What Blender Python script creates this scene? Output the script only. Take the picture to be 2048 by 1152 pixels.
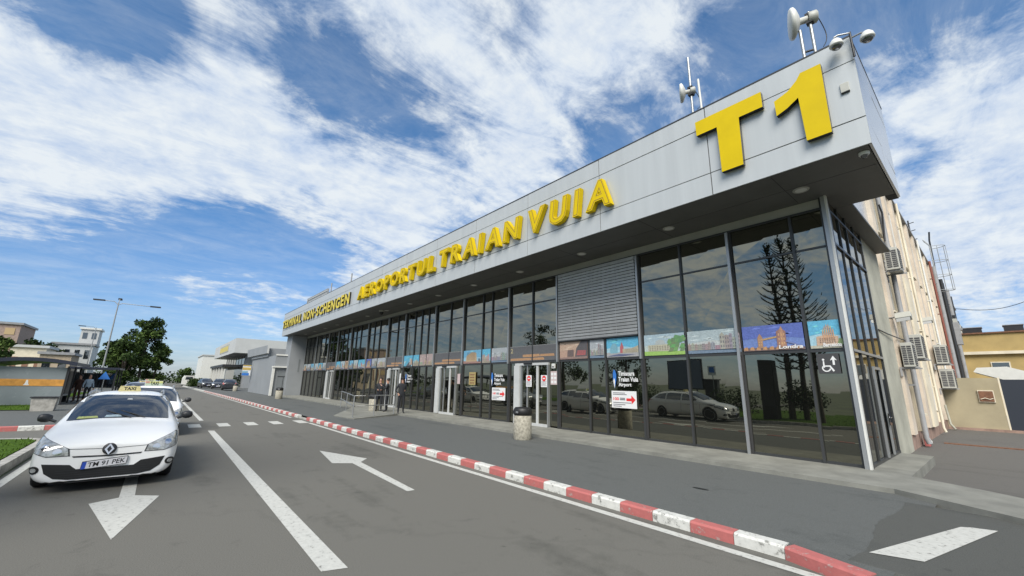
import bpy, bmesh, math, random
from mathutils import Vector, Matrix
from mathutils.bvhtree import BVHTree
R = math.radians
S = bpy.context.scene
for o in list(bpy.data.objects): bpy.data.objects.remove(o)

# ------------------------------------------------------------------ camera
cam_d = bpy.data.cameras.new('camera'); cam = bpy.data.objects.new('camera', cam_d)
S.collection.objects.link(cam); S.camera = cam
yaw, pit, rol = R(49.8536), R(13.2841), R(1.1155)
cy, sy, cp, sp, cr, sr = math.cos(yaw), math.sin(yaw), math.cos(pit), math.sin(pit), math.cos(rol), math.sin(rol)
r_ = Vector((cy, sy, 0)); f_ = Vector((-sy*cp, cy*cp, sp)); u_ = r_.cross(f_)
r2 = cr*r_ + sr*u_; u2 = -sr*r_ + cr*u_
cam.matrix_world = Matrix(((r2.x, u2.x, -f_.x, 0), (r2.y, u2.y, -f_.y, 0), (r2.z, u2.z, -f_.z, 1.8), (0, 0, 0, 1)))
cam_d.sensor_width = 36; cam_d.lens = 36*811.65/2048
cam_d.clip_start = 0.05; cam_d.clip_end = 8000

# ------------------------------------------------------------------ light and sky
SUN = Vector((0.44, -0.56, 0.70)).normalized()
sd = bpy.data.lights.new('sun', 'SUN'); so = bpy.data.objects.new('sun', sd); S.collection.objects.link(so)
sd.energy = 4.0; sd.angle = R(34); sd.color = (1.0, 0.95, 0.88)
so.rotation_euler = SUN.to_track_quat('Z', 'Y').to_euler(); so.location = (0, 0, 60)
S.view_settings.view_transform = 'Standard'; S.view_settings.look = 'None'; S.view_settings.gamma = 1
S.view_settings.exposure = 0.40
S.render.engine = 'CYCLES'
W = bpy.data.worlds.new("World"); S.world = W; W.use_nodes = True
nt = W.node_tree; nt.nodes.clear(); N = nt.nodes; L = nt.links
def nd(t, **k):
    n = N.new(t)
    for a, b in k.items(): setattr(n, a, b)
    return n
def mth(op, a, b=None, c=None, clamp=False):
    n = N.new('ShaderNodeMath'); n.operation = op; n.use_clamp = clamp
    for i, v in enumerate((a, b, c)):
        if v is None: continue
        if isinstance(v, (int, float)): n.inputs[i].default_value = v
        else: L.new(v, n.inputs[i])
    return n.outputs[0]
sky = nd('ShaderNodeTexSky', sky_type='NISHITA', sun_disc=False)
sky.sun_elevation = math.asin(SUN.z); sky.sun_rotation = math.atan2(SUN.x, SUN.y)
sky.air_density = 1.0; sky.dust_density = 0.6; sky.ozone_density = 2.2
tc = nd('ShaderNodeTexCoord')
nrm = nd('ShaderNodeVectorMath', operation='NORMALIZE'); L.new(tc.outputs['Generated'], nrm.inputs[0])
sep = nd('ShaderNodeSeparateXYZ'); L.new(nrm.outputs[0], sep.inputs[0])
zz = mth('ADD', mth('MAXIMUM', sep.outputs[2], 0.0), 0.15)
cmb = nd('ShaderNodeCombineXYZ'); L.new(mth('DIVIDE', sep.outputs[0], zz), cmb.inputs[0]); L.new(mth('DIVIDE', sep.outputs[1], zz), cmb.inputs[1])
mp = nd('ShaderNodeMapping'); mp.inputs['Rotation'].default_value = (0, 0, R(8)); mp.inputs['Scale'].default_value = (1.35, 0.62, 1)
L.new(cmb.outputs[0], mp.inputs['Vector'])
def noise(vec, scale, det, rough, dist=0.0, loc=None):
    n = nd('ShaderNodeTexNoise'); n.inputs['Scale'].default_value = scale; n.inputs['Detail'].default_value = det
    n.inputs['Roughness'].default_value = rough; n.inputs['Distortion'].default_value = dist; L.new(vec, n.inputs['Vector']); return n.outputs['Fac']
n1 = noise(mp.outputs[0], 1.1, 4, 0.55, 0.5)
n2 = noise(mp.outputs[0], 4.4, 9, 0.68, 0.5)
n3 = noise(cmb.outputs[0], 11.0, 5, 0.62, 0.2)
BLOBS = [(0.34, 60, (-0.871, -0.221, 0.438)),
         (0.34, 60, (-0.903, -0.169, 0.394)),
         (0.30, 60, (-0.926, -0.206, 0.317)),
         (0.30, 90, (-0.917, -0.090, 0.388)),
         (0.30, 90, (-0.914, 0.031, 0.405)),
         (0.30, 90, (-0.891, 0.179, 0.417)),
         (0.30, 110, (-0.864, 0.326, 0.384)),
         (0.22, 150, (-0.851, 0.100, 0.516)),
         (0.22, 150, (-0.857, -0.014, 0.516)),
         (0.30, 60, (-0.758, 0.064, 0.649)),
         (0.30, 60, (-0.673, 0.258, 0.693)),
         (0.32, 50, (-0.605, 0.464, 0.648)),
         (0.30, 50, (-0.438, 0.601, 0.669)),
         (0.26, 70, (-0.697, 0.513, 0.500)),
         (0.26, 70, (-0.855, 0.402, 0.328)),
         (0.34, 40, (-0.017, 0.969, 0.247)),
         (0.30, 60, (0.044, 0.937, 0.347)),
         (0.28, 90, (-0.018, 0.869, 0.494)),
         (0.16, 60, (-0.232, 0.713, 0.662)),
         (0.30, 400, (-0.978, -0.107, 0.178)),
         (0.34, 400, (-0.984, 0.017, 0.179)),
         (0.36, 400, (-0.973, 0.151, 0.173)),
         (0.30, 400, (-0.931, 0.288, 0.223)),
         (0.16, 600, (-0.952, -0.195, 0.237)),
         (-0.34, 150, (-0.832, -0.160, 0.531)),
         (-0.30, 160, (-0.843, -0.100, 0.529)),
         (-0.30, 200, (-0.829, -0.196, 0.523)),
         (-0.36, 160, (-0.778, 0.205, 0.593)),
         (-0.28, 200, (-0.743, 0.324, 0.586)),
         (-0.38, 200, (-0.787, 0.129, 0.603)),
         (-0.30, 200, (-0.695, 0.437, 0.571)),
         (-0.40, 90, (-0.958, -0.173, 0.228)),
         (-0.44, 120, (-0.966, -0.054, 0.252)),
         (-0.40, 160, (-0.956, 0.098, 0.278)),
         (-0.40, 200, (-0.938, 0.231, 0.260)),
         (-0.40, 150, (-0.982, -0.170, 0.084)),
         (-0.36, 250, (-0.994, -0.055, 0.098)),
         (-0.25, 300, (-0.806, 0.480, 0.347)),
         (-0.25, 200, (-0.399, 0.717, 0.572)),
         (-0.30, 250, (-0.489, 0.661, 0.568)),
         (-0.30, 200, (-0.063, 0.782, 0.620)),
         (-0.34, 150, (0.012, 0.831, 0.555)),
         (-0.40, 600, (-0.025, 0.929, 0.369)),
         (-0.30, 250, (-0.218, 0.740, 0.636)),
         (-0.30, 200, (-0.543, 0.439, 0.716)),
         (0.42, 9, (-0.450, -0.800, 0.360)),
         (0.20, 14, (-0.750, -0.550, 0.200)),
         (-0.30, 60, (-0.550, -0.820, 0.130)),
         (0.62, 3, (0.800, -0.120, 0.450))]  # broad cloud outside the view, added to brighten the taxi front and beige wall
bias = None
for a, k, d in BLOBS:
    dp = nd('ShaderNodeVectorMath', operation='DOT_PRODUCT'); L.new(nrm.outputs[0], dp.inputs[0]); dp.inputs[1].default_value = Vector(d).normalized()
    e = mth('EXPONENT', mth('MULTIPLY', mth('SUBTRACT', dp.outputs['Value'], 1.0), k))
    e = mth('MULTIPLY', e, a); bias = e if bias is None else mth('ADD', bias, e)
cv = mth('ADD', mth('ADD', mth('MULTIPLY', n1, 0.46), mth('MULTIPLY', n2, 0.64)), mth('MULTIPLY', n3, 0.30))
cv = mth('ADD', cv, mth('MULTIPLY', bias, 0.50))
rmp = nd('ShaderNodeMapRange', interpolation_type='SMOOTHSTEP'); L.new(cv, rmp.inputs['Value'])
rmp.inputs['From Min'].default_value = 0.62; rmp.inputs['From Max'].default_value = 0.96
fade = nd('ShaderNodeMapRange', interpolation_type='SMOOTHSTEP'); L.new(sep.outputs[2], fade.inputs['Value'])
fade.inputs['From Min'].default_value = 0.0; fade.inputs['From Max'].default_value = 0.16
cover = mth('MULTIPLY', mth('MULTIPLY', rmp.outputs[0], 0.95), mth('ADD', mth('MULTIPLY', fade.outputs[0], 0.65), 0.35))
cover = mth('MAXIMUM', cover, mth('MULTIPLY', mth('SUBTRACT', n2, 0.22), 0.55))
crp = nd('ShaderNodeValToRGB'); L.new(mth('ADD', mth('MULTIPLY', n2, 0.6), mth('MULTIPLY', n3, 0.45)), crp.inputs[0])
crp.color_ramp.elements[0].position = 0.38; crp.color_ramp.elements[0].color = (0.40, 0.49, 0.64, 1)
crp.color_ramp.elements[1].position = 0.62; crp.color_ramp.elements[1].color = (0.64, 0.68, 0.71, 1)
sks = nd('ShaderNodeMix', data_type='RGBA', blend_type='MULTIPLY'); sks.inputs['Factor'].default_value = 1.0
L.new(sky.outputs[0], sks.inputs['A']); gmix = nd('ShaderNodeMix', data_type='RGBA'); gm = nd('ShaderNodeMapRange'); L.new(sep.outputs[2], gm.inputs['Value']); gm.inputs['From Max'].default_value = 0.45; L.new(gm.outputs[0], gmix.inputs['Factor'])
gmix.inputs['A'].default_value = (0.066, 0.075, 0.100, 1); gmix.inputs['B'].default_value = (0.042, 0.088, 0.116, 1); L.new(gmix.outputs['Result'], sks.inputs['B'])
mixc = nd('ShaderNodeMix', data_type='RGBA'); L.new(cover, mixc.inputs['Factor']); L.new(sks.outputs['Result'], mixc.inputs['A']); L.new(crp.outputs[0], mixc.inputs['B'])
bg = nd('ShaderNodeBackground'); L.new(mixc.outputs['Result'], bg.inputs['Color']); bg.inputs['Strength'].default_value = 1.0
# the sky texture is scaled by 0.085-0.09 inside the mix, the clouds carry their own radiance
wo = nd('ShaderNodeOutputWorld'); L.new(bg.outputs[0], wo.inputs['Surface'])

# ------------------------------------------------------------------ materials
MATS = {}
def mat(name, col, rough=0.6, metal=0.0, var=0.0, vs=3.0, bump=0.0, bs=40.0, spec=None, ior=None, tint=None, col2=None, coat=0.0, stretch=None, emit=None, p0=0.35, p1=0.65, detail=4):
    if name in MATS: return MATS[name]
    m = bpy.data.materials.new(name); m.use_nodes = True; t = m.node_tree; b = t.nodes['Principled BSDF']
    b.inputs['Base Color'].default_value = (*col, 1); b.inputs['Roughness'].default_value = rough; b.inputs['Metallic'].default_value = metal
    if spec is not None: b.inputs['Specular IOR Level'].default_value = spec
    if ior: b.inputs['IOR'].default_value = ior
    if tint: b.inputs['Specular Tint'].default_value = (*tint, 1)
    if coat: b.inputs['Coat Weight'].default_value = coat; b.inputs['Coat Roughness'].default_value = 0.04
    if emit: b.inputs['Emission Color'].default_value = (*emit[0], 1); b.inputs['Emission Strength'].default_value = emit[1]
    if var or col2 or bump:
        tc = t.nodes.new('ShaderNodeTexCoord'); src = tc.outputs['Object']
        if stretch:
            mm = t.nodes.new('ShaderNodeMapping'); mm.inputs['Scale'].default_value = stretch; t.links.new(src, mm.inputs[0]); src = mm.outputs[0]
    if var or col2:
        n = t.nodes.new('ShaderNodeTexNoise'); n.inputs['Scale'].default_value = vs; n.inputs['Detail'].default_value = detail; n.inputs['Roughness'].default_value = 0.62
        t.links.new(src, n.inputs['Vector'])
        c = t.nodes.new('ShaderNodeValToRGB'); t.links.new(n.outputs['Fac'], c.inputs[0])
        a = tuple(max(0, x*(1-var)) for x in col); z = tuple(min(1, x*(1+var)) for x in (col2 or col))
        c.color_ramp.elements[0].position = p0; c.color_ramp.elements[0].color = (*a, 1)
        c.color_ramp.elements[1].position = p1; c.color_ramp.elements[1].color = (*z, 1)
        t.links.new(c.outputs[0], b.inputs['Base Color'])
        mr = t.nodes.new('ShaderNodeMapRange'); t.links.new(n.outputs['Fac'], mr.inputs[0]); mr.inputs['To Min'].default_value = max(0, rough-0.06); mr.inputs['To Max'].default_value = min(1, rough+0.08)
        t.links.new(mr.outputs[0], b.inputs['Roughness'])
    if bump:
        n = t.nodes.new('ShaderNodeTexNoise'); n.inputs['Scale'].default_value = bs; n.inputs['Detail'].default_value = 3; t.links.new(src, n.inputs['Vector'])
        bp = t.nodes.new('ShaderNodeBump'); bp.inputs['Strength'].default_value = bump; bp.inputs['Distance'].default_value = 0.02
        t.links.new(n.outputs['Fac'], bp.inputs['Height']); t.links.new(bp.outputs[0], b.inputs['Normal'])
    MATS[name] = m; return m

def asphalt(name, c0, c1, patch, speck=0.35, rough=0.9):
    m = bpy.data.materials.new(name); m.use_nodes = True; t = m.node_tree; b = t.nodes['Principled BSDF']; l = t.links
    tc = t.nodes.new('ShaderNodeTexCoord')
    def ns(scale, det, rg, vec=None, dist=0.0):
        n = t.nodes.new('ShaderNodeTexNoise'); n.inputs['Scale'].default_value = scale; n.inputs['Detail'].default_value = det; n.inputs['Roughness'].default_value = rg
        n.inputs['Distortion'].default_value = dist; l.new(vec or tc.outputs['Object'], n.inputs['Vector']); return n.outputs['Fac']
    big = ns(0.35, 5, 0.65); mp = t.nodes.new('ShaderNodeMapping'); mp.inputs['Scale'].default_value = (0.12, 1.6, 1); l.new(tc.outputs['Object'], mp.inputs[0])
    streak = ns(1.0, 4, 0.6, mp.outputs[0]); fine = ns(90, 3, 0.8); mid = ns(6, 4, 0.7)
    r = t.nodes.new('ShaderNodeValToRGB'); mx = t.nodes.new('ShaderNodeMath'); mx.operation = 'ADD'; l.new(big, mx.inputs[0])
    s2 = t.nodes.new('ShaderNodeMath'); s2.operation = 'MULTIPLY'; l.new(streak, s2.inputs[0]); s2.inputs[1].default_value = 0.8; l.new(s2.outputs[0], mx.inputs[1])
    s3 = t.nodes.new('ShaderNodeMath'); s3.operation = 'MULTIPLY_ADD'; l.new(mid, s3.inputs[0]); s3.inputs[1].default_value = 0.35; l.new(mx.outputs[0], s3.inputs[2])
    l.new(s3.outputs[0], r.inputs[0]); r.color_ramp.elements[0].position = 0.80; r.color_ramp.elements[1].position = 1.30
    r.color_ramp.elements[0].color = (*c0, 1); r.color_ramp.elements[1].color = (*c1, 1); r.color_ramp.elements[1].position = 1.0
    r.color_ramp.elements[0].position = 0.72
    e = t.nodes.new('ShaderNodeMix'); e.data_type = 'RGBA'; e.blend_type = 'OVERLAY'; e.inputs['Factor'].default_value = speck
    l.new(r.outputs[0], e.inputs['A']); fr = t.nodes.new('ShaderNodeValToRGB'); l.new(fine, fr.inputs[0]); fr.color_ramp.elements[0].position = 0.3; fr.color_ramp.elements[1].position = 0.7
    l.new(fr.outputs[0], e.inputs['B'])
    # tar-filled cracks
    vo = t.nodes.new('ShaderNodeTexVoronoi'); vo.feature = 'DISTANCE_TO_EDGE'; vo.inputs['Scale'].default_value = patch
    wn = t.nodes.new('ShaderNodeVectorMath'); wn.operation = 'ADD'; nz = t.nodes.new('ShaderNodeTexNoise'); nz.inputs['Scale'].default_value = 1.5; nz.inputs['Detail'].default_value = 5
    l.new(tc.outputs['Object'], nz.inputs['Vector']); l.new(nz.outputs['Color'], wn.inputs[0]); l.new(tc.outputs['Object'], wn.inputs[1]); l.new(wn.outputs[0], vo.inputs['Vector'])
    cr_ = t.nodes.new('ShaderNodeMapRange'); l.new(vo.outputs['Distance'], cr_.inputs[0]); cr_.inputs['From Min'].default_value = 0.0; cr_.inputs['From Max'].default_value = 0.006
    cr_.inputs['To Min'].default_value = 0.10; cr_.inputs['To Max'].default_value = 0.0
    k = t.nodes.new('ShaderNodeMix'); k.data_type = 'RGBA'; l.new(cr_.outputs[0], k.inputs['Factor']); l.new(e.outputs['Result'], k.inputs['A']); k.inputs['B'].default_value = (c0[0]*0.4, c0[1]*0.4, c0[2]*0.4, 1)
    sn = ns(1.7, 6, 0.75, None, 0.6); sr = t.nodes.new('ShaderNodeMapRange'); l.new(sn, sr.inputs[0]); sr.inputs['From Min'].default_value = 0.60; sr.inputs['From Max'].default_value = 0.72; sr.inputs['To Max'].default_value = 0.35
    k2 = t.nodes.new('ShaderNodeMix'); k2.data_type = 'RGBA'; l.new(sr.outputs[0], k2.inputs['Factor']); l.new(k.outputs['Result'], k2.inputs['A']); k2.inputs['B'].default_value = (c0[0]*0.55, c0[1]*0.55, c0[2]*0.55, 1)
    v2 = t.nodes.new('ShaderNodeTexVoronoi'); v2.inputs['Scale'].default_value = 1.3; l.new(wn.outputs[0], v2.inputs['Vector']); dr = t.nodes.new('ShaderNodeMapRange'); l.new(v2.outputs['Distance'], dr.inputs[0]); dr.inputs['From Min'].default_value = 0.03; dr.inputs['From Max'].default_value = 0.07; dr.inputs['To Min'].default_value = 0.45; dr.inputs['To Max'].default_value = 0.0
    k3 = t.nodes.new('ShaderNodeMix'); k3.data_type = 'RGBA'; l.new(dr.outputs[0], k3.inputs['Factor']); l.new(k2.outputs['Result'], k3.inputs['A']); k3.inputs['B'].default_value = (c0[0]*0.35, c0[1]*0.35, c0[2]*0.35, 1)
    l.new(k3.outputs['Result'], b.inputs['Base Color']); b.inputs['Roughness'].default_value = rough
    bp = t.nodes.new('ShaderNodeBump'); bp.inputs['Strength'].default_value = 0.35; bp.inputs['Distance'].default_value = 0.01; l.new(fine, bp.inputs['Height']); l.new(bp.outputs[0], b.inputs['Normal'])
    return m

def glassmat(name, base, ior, tint, bump=0.02, bs=0.7, rough=0.015):
    m = mat(name, base, rough, ior=ior, tint=tint, bump=0.001)
    for n in m.node_tree.nodes:
        if n.type == 'TEX_NOISE': n.inputs['Scale'].default_value = bs; n.inputs['Detail'].default_value = 1
        if n.type == 'BUMP': n.inputs['Strength'].default_value = bump; n.inputs['Distance'].default_value = 0.05
    return m

def worn(name, col, under, amount=0.35, scale=9, rough=0.75):
    """painted surface with paint missing in patches"""
    m = bpy.data.materials.new(name); m.use_nodes = True; t = m.node_tree; b = t.nodes['Principled BSDF']; l = t.links
    tc = t.nodes.new('ShaderNodeTexCoord'); n = t.nodes.new('ShaderNodeTexNoise'); n.inputs['Scale'].default_value = scale; n.inputs['Detail'].default_value = 7; n.inputs['Roughness'].default_value = 0.72
    l.new(tc.outputs['Object'], n.inputs['Vector']); r = t.nodes.new('ShaderNodeValToRGB'); l.new(n.outputs['Fac'], r.inputs[0])
    r.color_ramp.elements[0].position = amount-0.02; r.color_ramp.elements[0].color = (*under, 1); r.color_ramp.elements[1].position = amount+0.04; r.color_ramp.elements[1].color = (*[c*0.86 for c in col], 1)
    e = r.color_ramp.elements.new(0.62); e.color = (*col, 1)
    l.new(r.outputs[0], b.inputs['Base Color']); b.inputs['Roughness'].default_value = rough; MATS[name] = m; return m

M = dict(
 road=asphalt('road_asphalt', (.066, .065, .055), (.120, .116, .100), 0.09),
 pave=asphalt('pavement_asphalt', (.046, .051, .049), (.088, .093, .088), 0.22, 0.45),
 apron=asphalt('apron_asphalt', (.045, .049, .045), (.068, .070, .063), 0.3),
 yard=asphalt('yard_asphalt', (.072, .067, .06), (.105, .10, .09), 0.2),
 conc=mat('slab_concrete', (.19, .19, .165), .85, var=.18, vs=2.0, bump=.15, bs=60),
 conc2=mat('bin_concrete', (.33, .31, .25), .9, var=.3, vs=14, bump=.9, bs=55),
 wpaint=worn('white_road_paint', (.50, .50, .46), (.15, .145, .13), .37, 16),
 kwhite=worn('kerb_white_paint', (.58, .58, .54), (.20, .20, .18), .40, 11),
 kred=worn('kerb_red_paint', (.42, .125, .115), (.34, .24, .22), .38, 11),
 kgrey=mat('kerb_concrete', (.33, .32, .29), .9, var=.25, vs=5, bump=.2),
 alu=mat('aluminium_panel', (.45, .47, .47), .42, .25, var=.07, vs=1.4, stretch=(2.2, 1, .12), p0=.25, p1=.75),
 alus=mat('side_aluminium_panel', (.52, .54, .56), .22, .5, var=.04, vs=.6),
 joint=mat('joint_gasket', (.03, .03, .03), .7),
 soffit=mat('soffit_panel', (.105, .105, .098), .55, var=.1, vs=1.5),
 soffl=mat('header_panel', (.36, .36, .32), .55, var=.08, vs=1.2),
 frame=mat('dark_window_frame', (.065, .067, .068), .4, .5),
 frameb=mat('bright_mullion', (.42, .43, .43), .38, .7),
 post=mat('corner_post_metal', (.55, .58, .58), .3, .6),
 dwhite=mat('door_white_metal', (.46, .47, .46), .4, var=.05),
 black=mat('matt_black', (.012, .012, .012), .5),
 dark=mat('dark_plastic', (.02, .021, .023), .45),
 blind=mat('blind_slat_metal', (.42, .43, .43), .45, .3, var=.08, vs=5),
 yellow=mat('letter_yellow', (.57, .415, .001), .6, spec=.2, var=.04, vs=2),
 yellowd=mat('letter_amber_side', (.50, .27, .002), .45),
 gold=mat('letter_pale_yellow', (.58, .46, .03), .45),
 blacks=mat('letter_black_return', (.008, .008, .010), .4),
 white=mat('white_plastic', (.62, .62, .58), .45, var=.05, vs=4),
 carw=mat('car_white_paint', (.88, .88, .86), .4, coat=.3),
 carg=mat('car_silver_paint', (.32, .33, .34), .3, .5, coat=.8),
 card=mat('car_dark_paint', (.02, .022, .028), .25, coat=.8),
 cglass=glassmat('car_glass', (.016, .02, .026), 2.4, (1, 1, 1), .0, 1),
 tyre=mat('tyre_rubber', (.015, .015, .015), .8),
 rim=mat('wheel_rim', (.35, .35, .36), .35, .7),
 chrome=mat('chrome', (.7, .7, .72), .12, 1.0),
 lens=mat('headlight_lens', (.42, .43, .42), .15, .25, var=.4, vs=14, coat=1.0),
 plate=mat('plate_white', (.62, .62, .64), .4), blue=mat('plate_blue', (.02, .07, .42), .4),
 beige=mat('beige_plaster', (.56, .49, .40), .9, var=.12, vs=1.2, bump=.2, bs=30),
 cream=mat('cream_plaster', (.64, .58, .45), .9, var=.1, vs=1.2),
 olive=mat('grey_olive_concrete', (.36, .355, .29), .9, var=.18, vs=1.0, bump=.2, bs=20),
 plinth=mat('pink_brown_plinth', (.28, .19, .15), .9, var=.2, vs=3),
 pipeg=mat('grey_pipe', (.27, .275, .28), .6, .1, var=.1), piper=mat('rust_red_pipe', (.20, .06, .04), .6),
 acw=mat('air_conditioner_casing', (.40, .40, .36), .5, var=.06), acg=mat('air_conditioner_grille', (.05, .05, .055), .6),
 yellowp=mat('yellow_plaster', (.38, .28, .115), .9, var=.1, vs=.8), creamw=mat('cream_wall_plaster', (.34, .295, .195), .9, var=.1, vs=.8),
 gate=mat('dark_blue_gate', (.022, .028, .04), .5), brown=mat('brown_panel', (.16, .075, .04), .7, var=.3, vs=8),
 grass=mat('grass_green', (.034, .072, .008), .95, var=.4, vs=18, bump=.8, bs=90, col2=(.062, .112, .014), spec=.08),
 ground=mat('far_ground', (.075, .09, .045), .95, var=.3, vs=.2),
 leaf=mat('leaf_dark', (.03, .052, .014), .8, spec=.15, var=.45, vs=.6), leaf2=mat('leaf_light', (.06, .095, .022), .8, spec=.15, var=.45, vs=.7),
 bark=mat('bark', (.06, .048, .036), .95, var=.3, vs=8), needle=mat('needle_dark', (.03, .05, .024), .85, var=.4, vs=1.5),
 steel=mat('galvanised_steel', (.36, .37, .37), .4, .7, var=.1, vs=6), lampm=mat('lamp_post_steel', (.30, .31, .31), .5, .4),
 grey=mat('grey_cladding', (.25, .265, .275), .6, .1, var=.06, vs=.5), greyl=mat('light_grey_cladding', (.45, .46, .45), .6, var=.05, vs=.5),
 greyd=mat('grey_door_paint', (.16, .175, .18), .5), shroof=mat('shelter_roof_dark', (.02, .024, .04), .4),
 shglass=mat('shelter_glass_grey', (.22, .25, .26), .25, var=.06, vs=1), orange=mat('orange_band', (.55, .26, .05), .6, var=.2, vs=3),
 wood=mat('bench_slat', (.35, .35, .33), .7), skin=mat('skin', (.42, .24, .17), .6), uniform=mat('dark_uniform', (.012, .014, .018), .8),
 brownc=mat('brown_clothes', (.07, .035, .025), .85), bluec=mat('pale_blue_shirt', (.30, .38, .45), .85), hair=mat('dark_hair', (.015, .01, .008), .6),
 glass=glassmat('tinted_facade_glass', (.005, .0055, .005), 2.8, (1.0, .98, .80), .04, .9),
 shoe=mat('shoe_leather', (.01, .01, .01), .4), red=mat('sign_red', (.62, .03, .03), .5), signw=mat('sign_white', (.68, .68, .67), .5),
 signb=mat('sign_blue', (.03, .16, .5), .5), pink=mat('notice_pale_pink', (.50, .40, .39), .6), signg=mat('sign_dark_grey', (.05, .05, .052), .5), txt=mat('print_grey', (.10, .10, .11), .6),
)

# ------------------------------------------------------------------ builders
C = S.collection
ORG = {}
def org(p): return ORG.get(p.name, Vector((0, 0, 0))) if p else Vector((0, 0, 0))
class MB:
    def __init__(s): s.v = []; s.f = []; s.m = []; s.sm = []
    def add(s, vs, fs, m, smooth=False):
        b = len(s.v); s.v += [tuple(v) for v in vs]; s.f += [tuple(b+i for i in f) for f in fs]; s.m += [m]*len(fs); s.sm += [smooth]*len(fs); return s
    def box(s, x0, x1, y0, y1, z0, z1, m):
        x0, x1 = sorted((x0, x1)); y0, y1 = sorted((y0, y1)); z0, z1 = sorted((z0, z1))
        return s.add([(x0,y0,z0),(x1,y0,z0),(x1,y1,z0),(x0,y1,z0),(x0,y0,z1),(x1,y0,z1),(x1,y1,z1),(x0,y1,z1)],
              [(0,3,2,1),(4,5,6,7),(0,1,5,4),(1,2,6,5),(2,3,7,6),(3,0,4,7)], m)
    def obox(s, c, ax, ay, az, m):
        c, ax, ay, az = map(Vector, (c, ax, ay, az)); vs = [c + i*ax + j*ay + k*az for k in (-1, 1) for j in (-1, 1) for i in (-1, 1)]
        return s.add(vs, [(0,2,3,1),(4,5,7,6),(0,1,5,4),(1,3,7,5),(3,2,6,7),(2,0,4,6)], m)
    def prism(s, pts, fn, d0, d1, m, m2=None):
        """outline pts (2D, any order), fn(u,v,d)->3D; closed solid between depth d0 (front) and d1"""
        n = len(pts); vs = [fn(u, v, d0) for u, v in pts] + [fn(u, v, d1) for u, v in pts]
        s.add(vs, [tuple(range(n)), tuple(range(2*n-1, n-1, -1))], m)
        s.add(vs, [(i, n+i, n+(i+1) % n, (i+1) % n) for i in range(n)], m2 or m); return s
    def tube(s, pts, r, m, seg=8, r1=None, cap=True):
        pts = [Vector(p) for p in pts]; n = len(pts); vs = []
        up = Vector((0, 0, 1)); prev = None
        for i, p in enumerate(pts):
            d = (pts[min(i+1, n-1)] - pts[max(i-1, 0)]).normalized()
            a = d.cross(up) if prev is None else prev - d*prev.dot(d)
            if a.length < 1e-4: a = d.cross(Vector((1, 0, 0)))
            a.normalize(); prev = a; b = d.cross(a); rr = r + ((r1 if r1 is not None else r) - r)*i/max(1, n-1)
            vs += [p + rr*(math.cos(2*math.pi*k/seg)*a + math.sin(2*math.pi*k/seg)*b) for k in range(seg)]
        fs = [(i*seg+k, i*seg+(k+1) % seg, (i+1)*seg+(k+1) % seg, (i+1)*seg+k) for i in range(n-1) for k in range(seg)]
        s.add(vs, fs, m, True)
        if cap: s.add(vs[:seg], [tuple(range(seg-1, -1, -1))], m); s.add(vs[-seg:], [tuple(range(seg))], m)
        return s
    def lathe(s, prof, c, m, seg=24, axis=(0, 0, 1)):
        q = Vector((0, 0, 1)).rotation_difference(Vector(axis)); c = Vector(c)
        vs = [c + q @ Vector((r*math.cos(2*math.pi*k/seg), r*math.sin(2*math.pi*k/seg), z)) for r, z in prof for k in range(seg)]
        fs = [(i*seg+k, i*seg+(k+1) % seg, (i+1)*seg+(k+1) % seg, (i+1)*seg+k) for i in range(len(prof)-1) for k in range(seg)]
        s.add(vs, fs, m, True)
        if prof[0][0] > 1e-4: s.add(vs[:seg], [tuple(range(seg-1, -1, -1))], m)
        if prof[-1][0] > 1e-4: s.add(vs[-seg:], [tuple(range(seg))], m)
        return s
    def mesh(s, me, fn, m, smooth=False):
        return s.add([fn(v.co) for v in me.vertices], [tuple(p.vertices) for p in me.polygons], m, smooth)
    def build(s, name, parent=None, bevel=0.0):
        o = org(parent); me = bpy.data.meshes.new(name)
        me.from_pydata([(x-o.x, y-o.y, z-o.z) for x, y, z in s.v], [], s.f)
        used = []; 
        for m in s.m:
            if m not in used: used.append(m)
        for m in used: me.materials.append(m)
        ix = {m: i for i, m in enumerate(used)}
        me.polygons.foreach_set('material_index', [ix[m] for m in s.m]); me.polygons.foreach_set('use_smooth', s.sm); me.update()
        ob = bpy.data.objects.new(name, me); C.objects.link(ob)
        if parent: ob.parent = parent; ORG[ob.name] = o
        if bevel:
            b = ob.modifiers.new('bevel', 'BEVEL'); b.width = bevel; b.segments = 2; b.limit_method = 'ANGLE'; b.angle_limit = R(40)
        return ob
def tag(o, label, cat, group=None, kind=None):
    if label: o['label'] = label
    if cat: o['category'] = cat
    if group: o['group'] = group
    if kind: o['kind'] = kind
    return o
def struct(name, mb, **k): o = mb.build(name); o['kind'] = 'structure'; return o
def thing(name, label, cat, loc=(0, 0, 0), group=None):
    o = bpy.data.objects.new(name, None); C.objects.link(o); o.location = loc; o.empty_display_size = .2
    ORG[o.name] = Vector(loc); return tag(o, label, cat, group)
def kids(o): return [c for c in C.objects if c.parent == o]
def dup(root, loc=None, rotz=None, label=None, group=None, scale=None):
    r = root.copy(); C.objects.link(r)
    if loc is not None: r.location = loc
    if rotz is not None: r.rotation_euler = (0, 0, rotz)
    if scale: r.scale = scale
    if label: r['label'] = label
    if group: r['group'] = group
    for ch in kids(root):
        c = ch.copy(); C.objects.link(c); c.parent = r
        for g in kids(ch):
            d = g.copy(); C.objects.link(d); d.parent = c
    return r
_tc = {}
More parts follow.
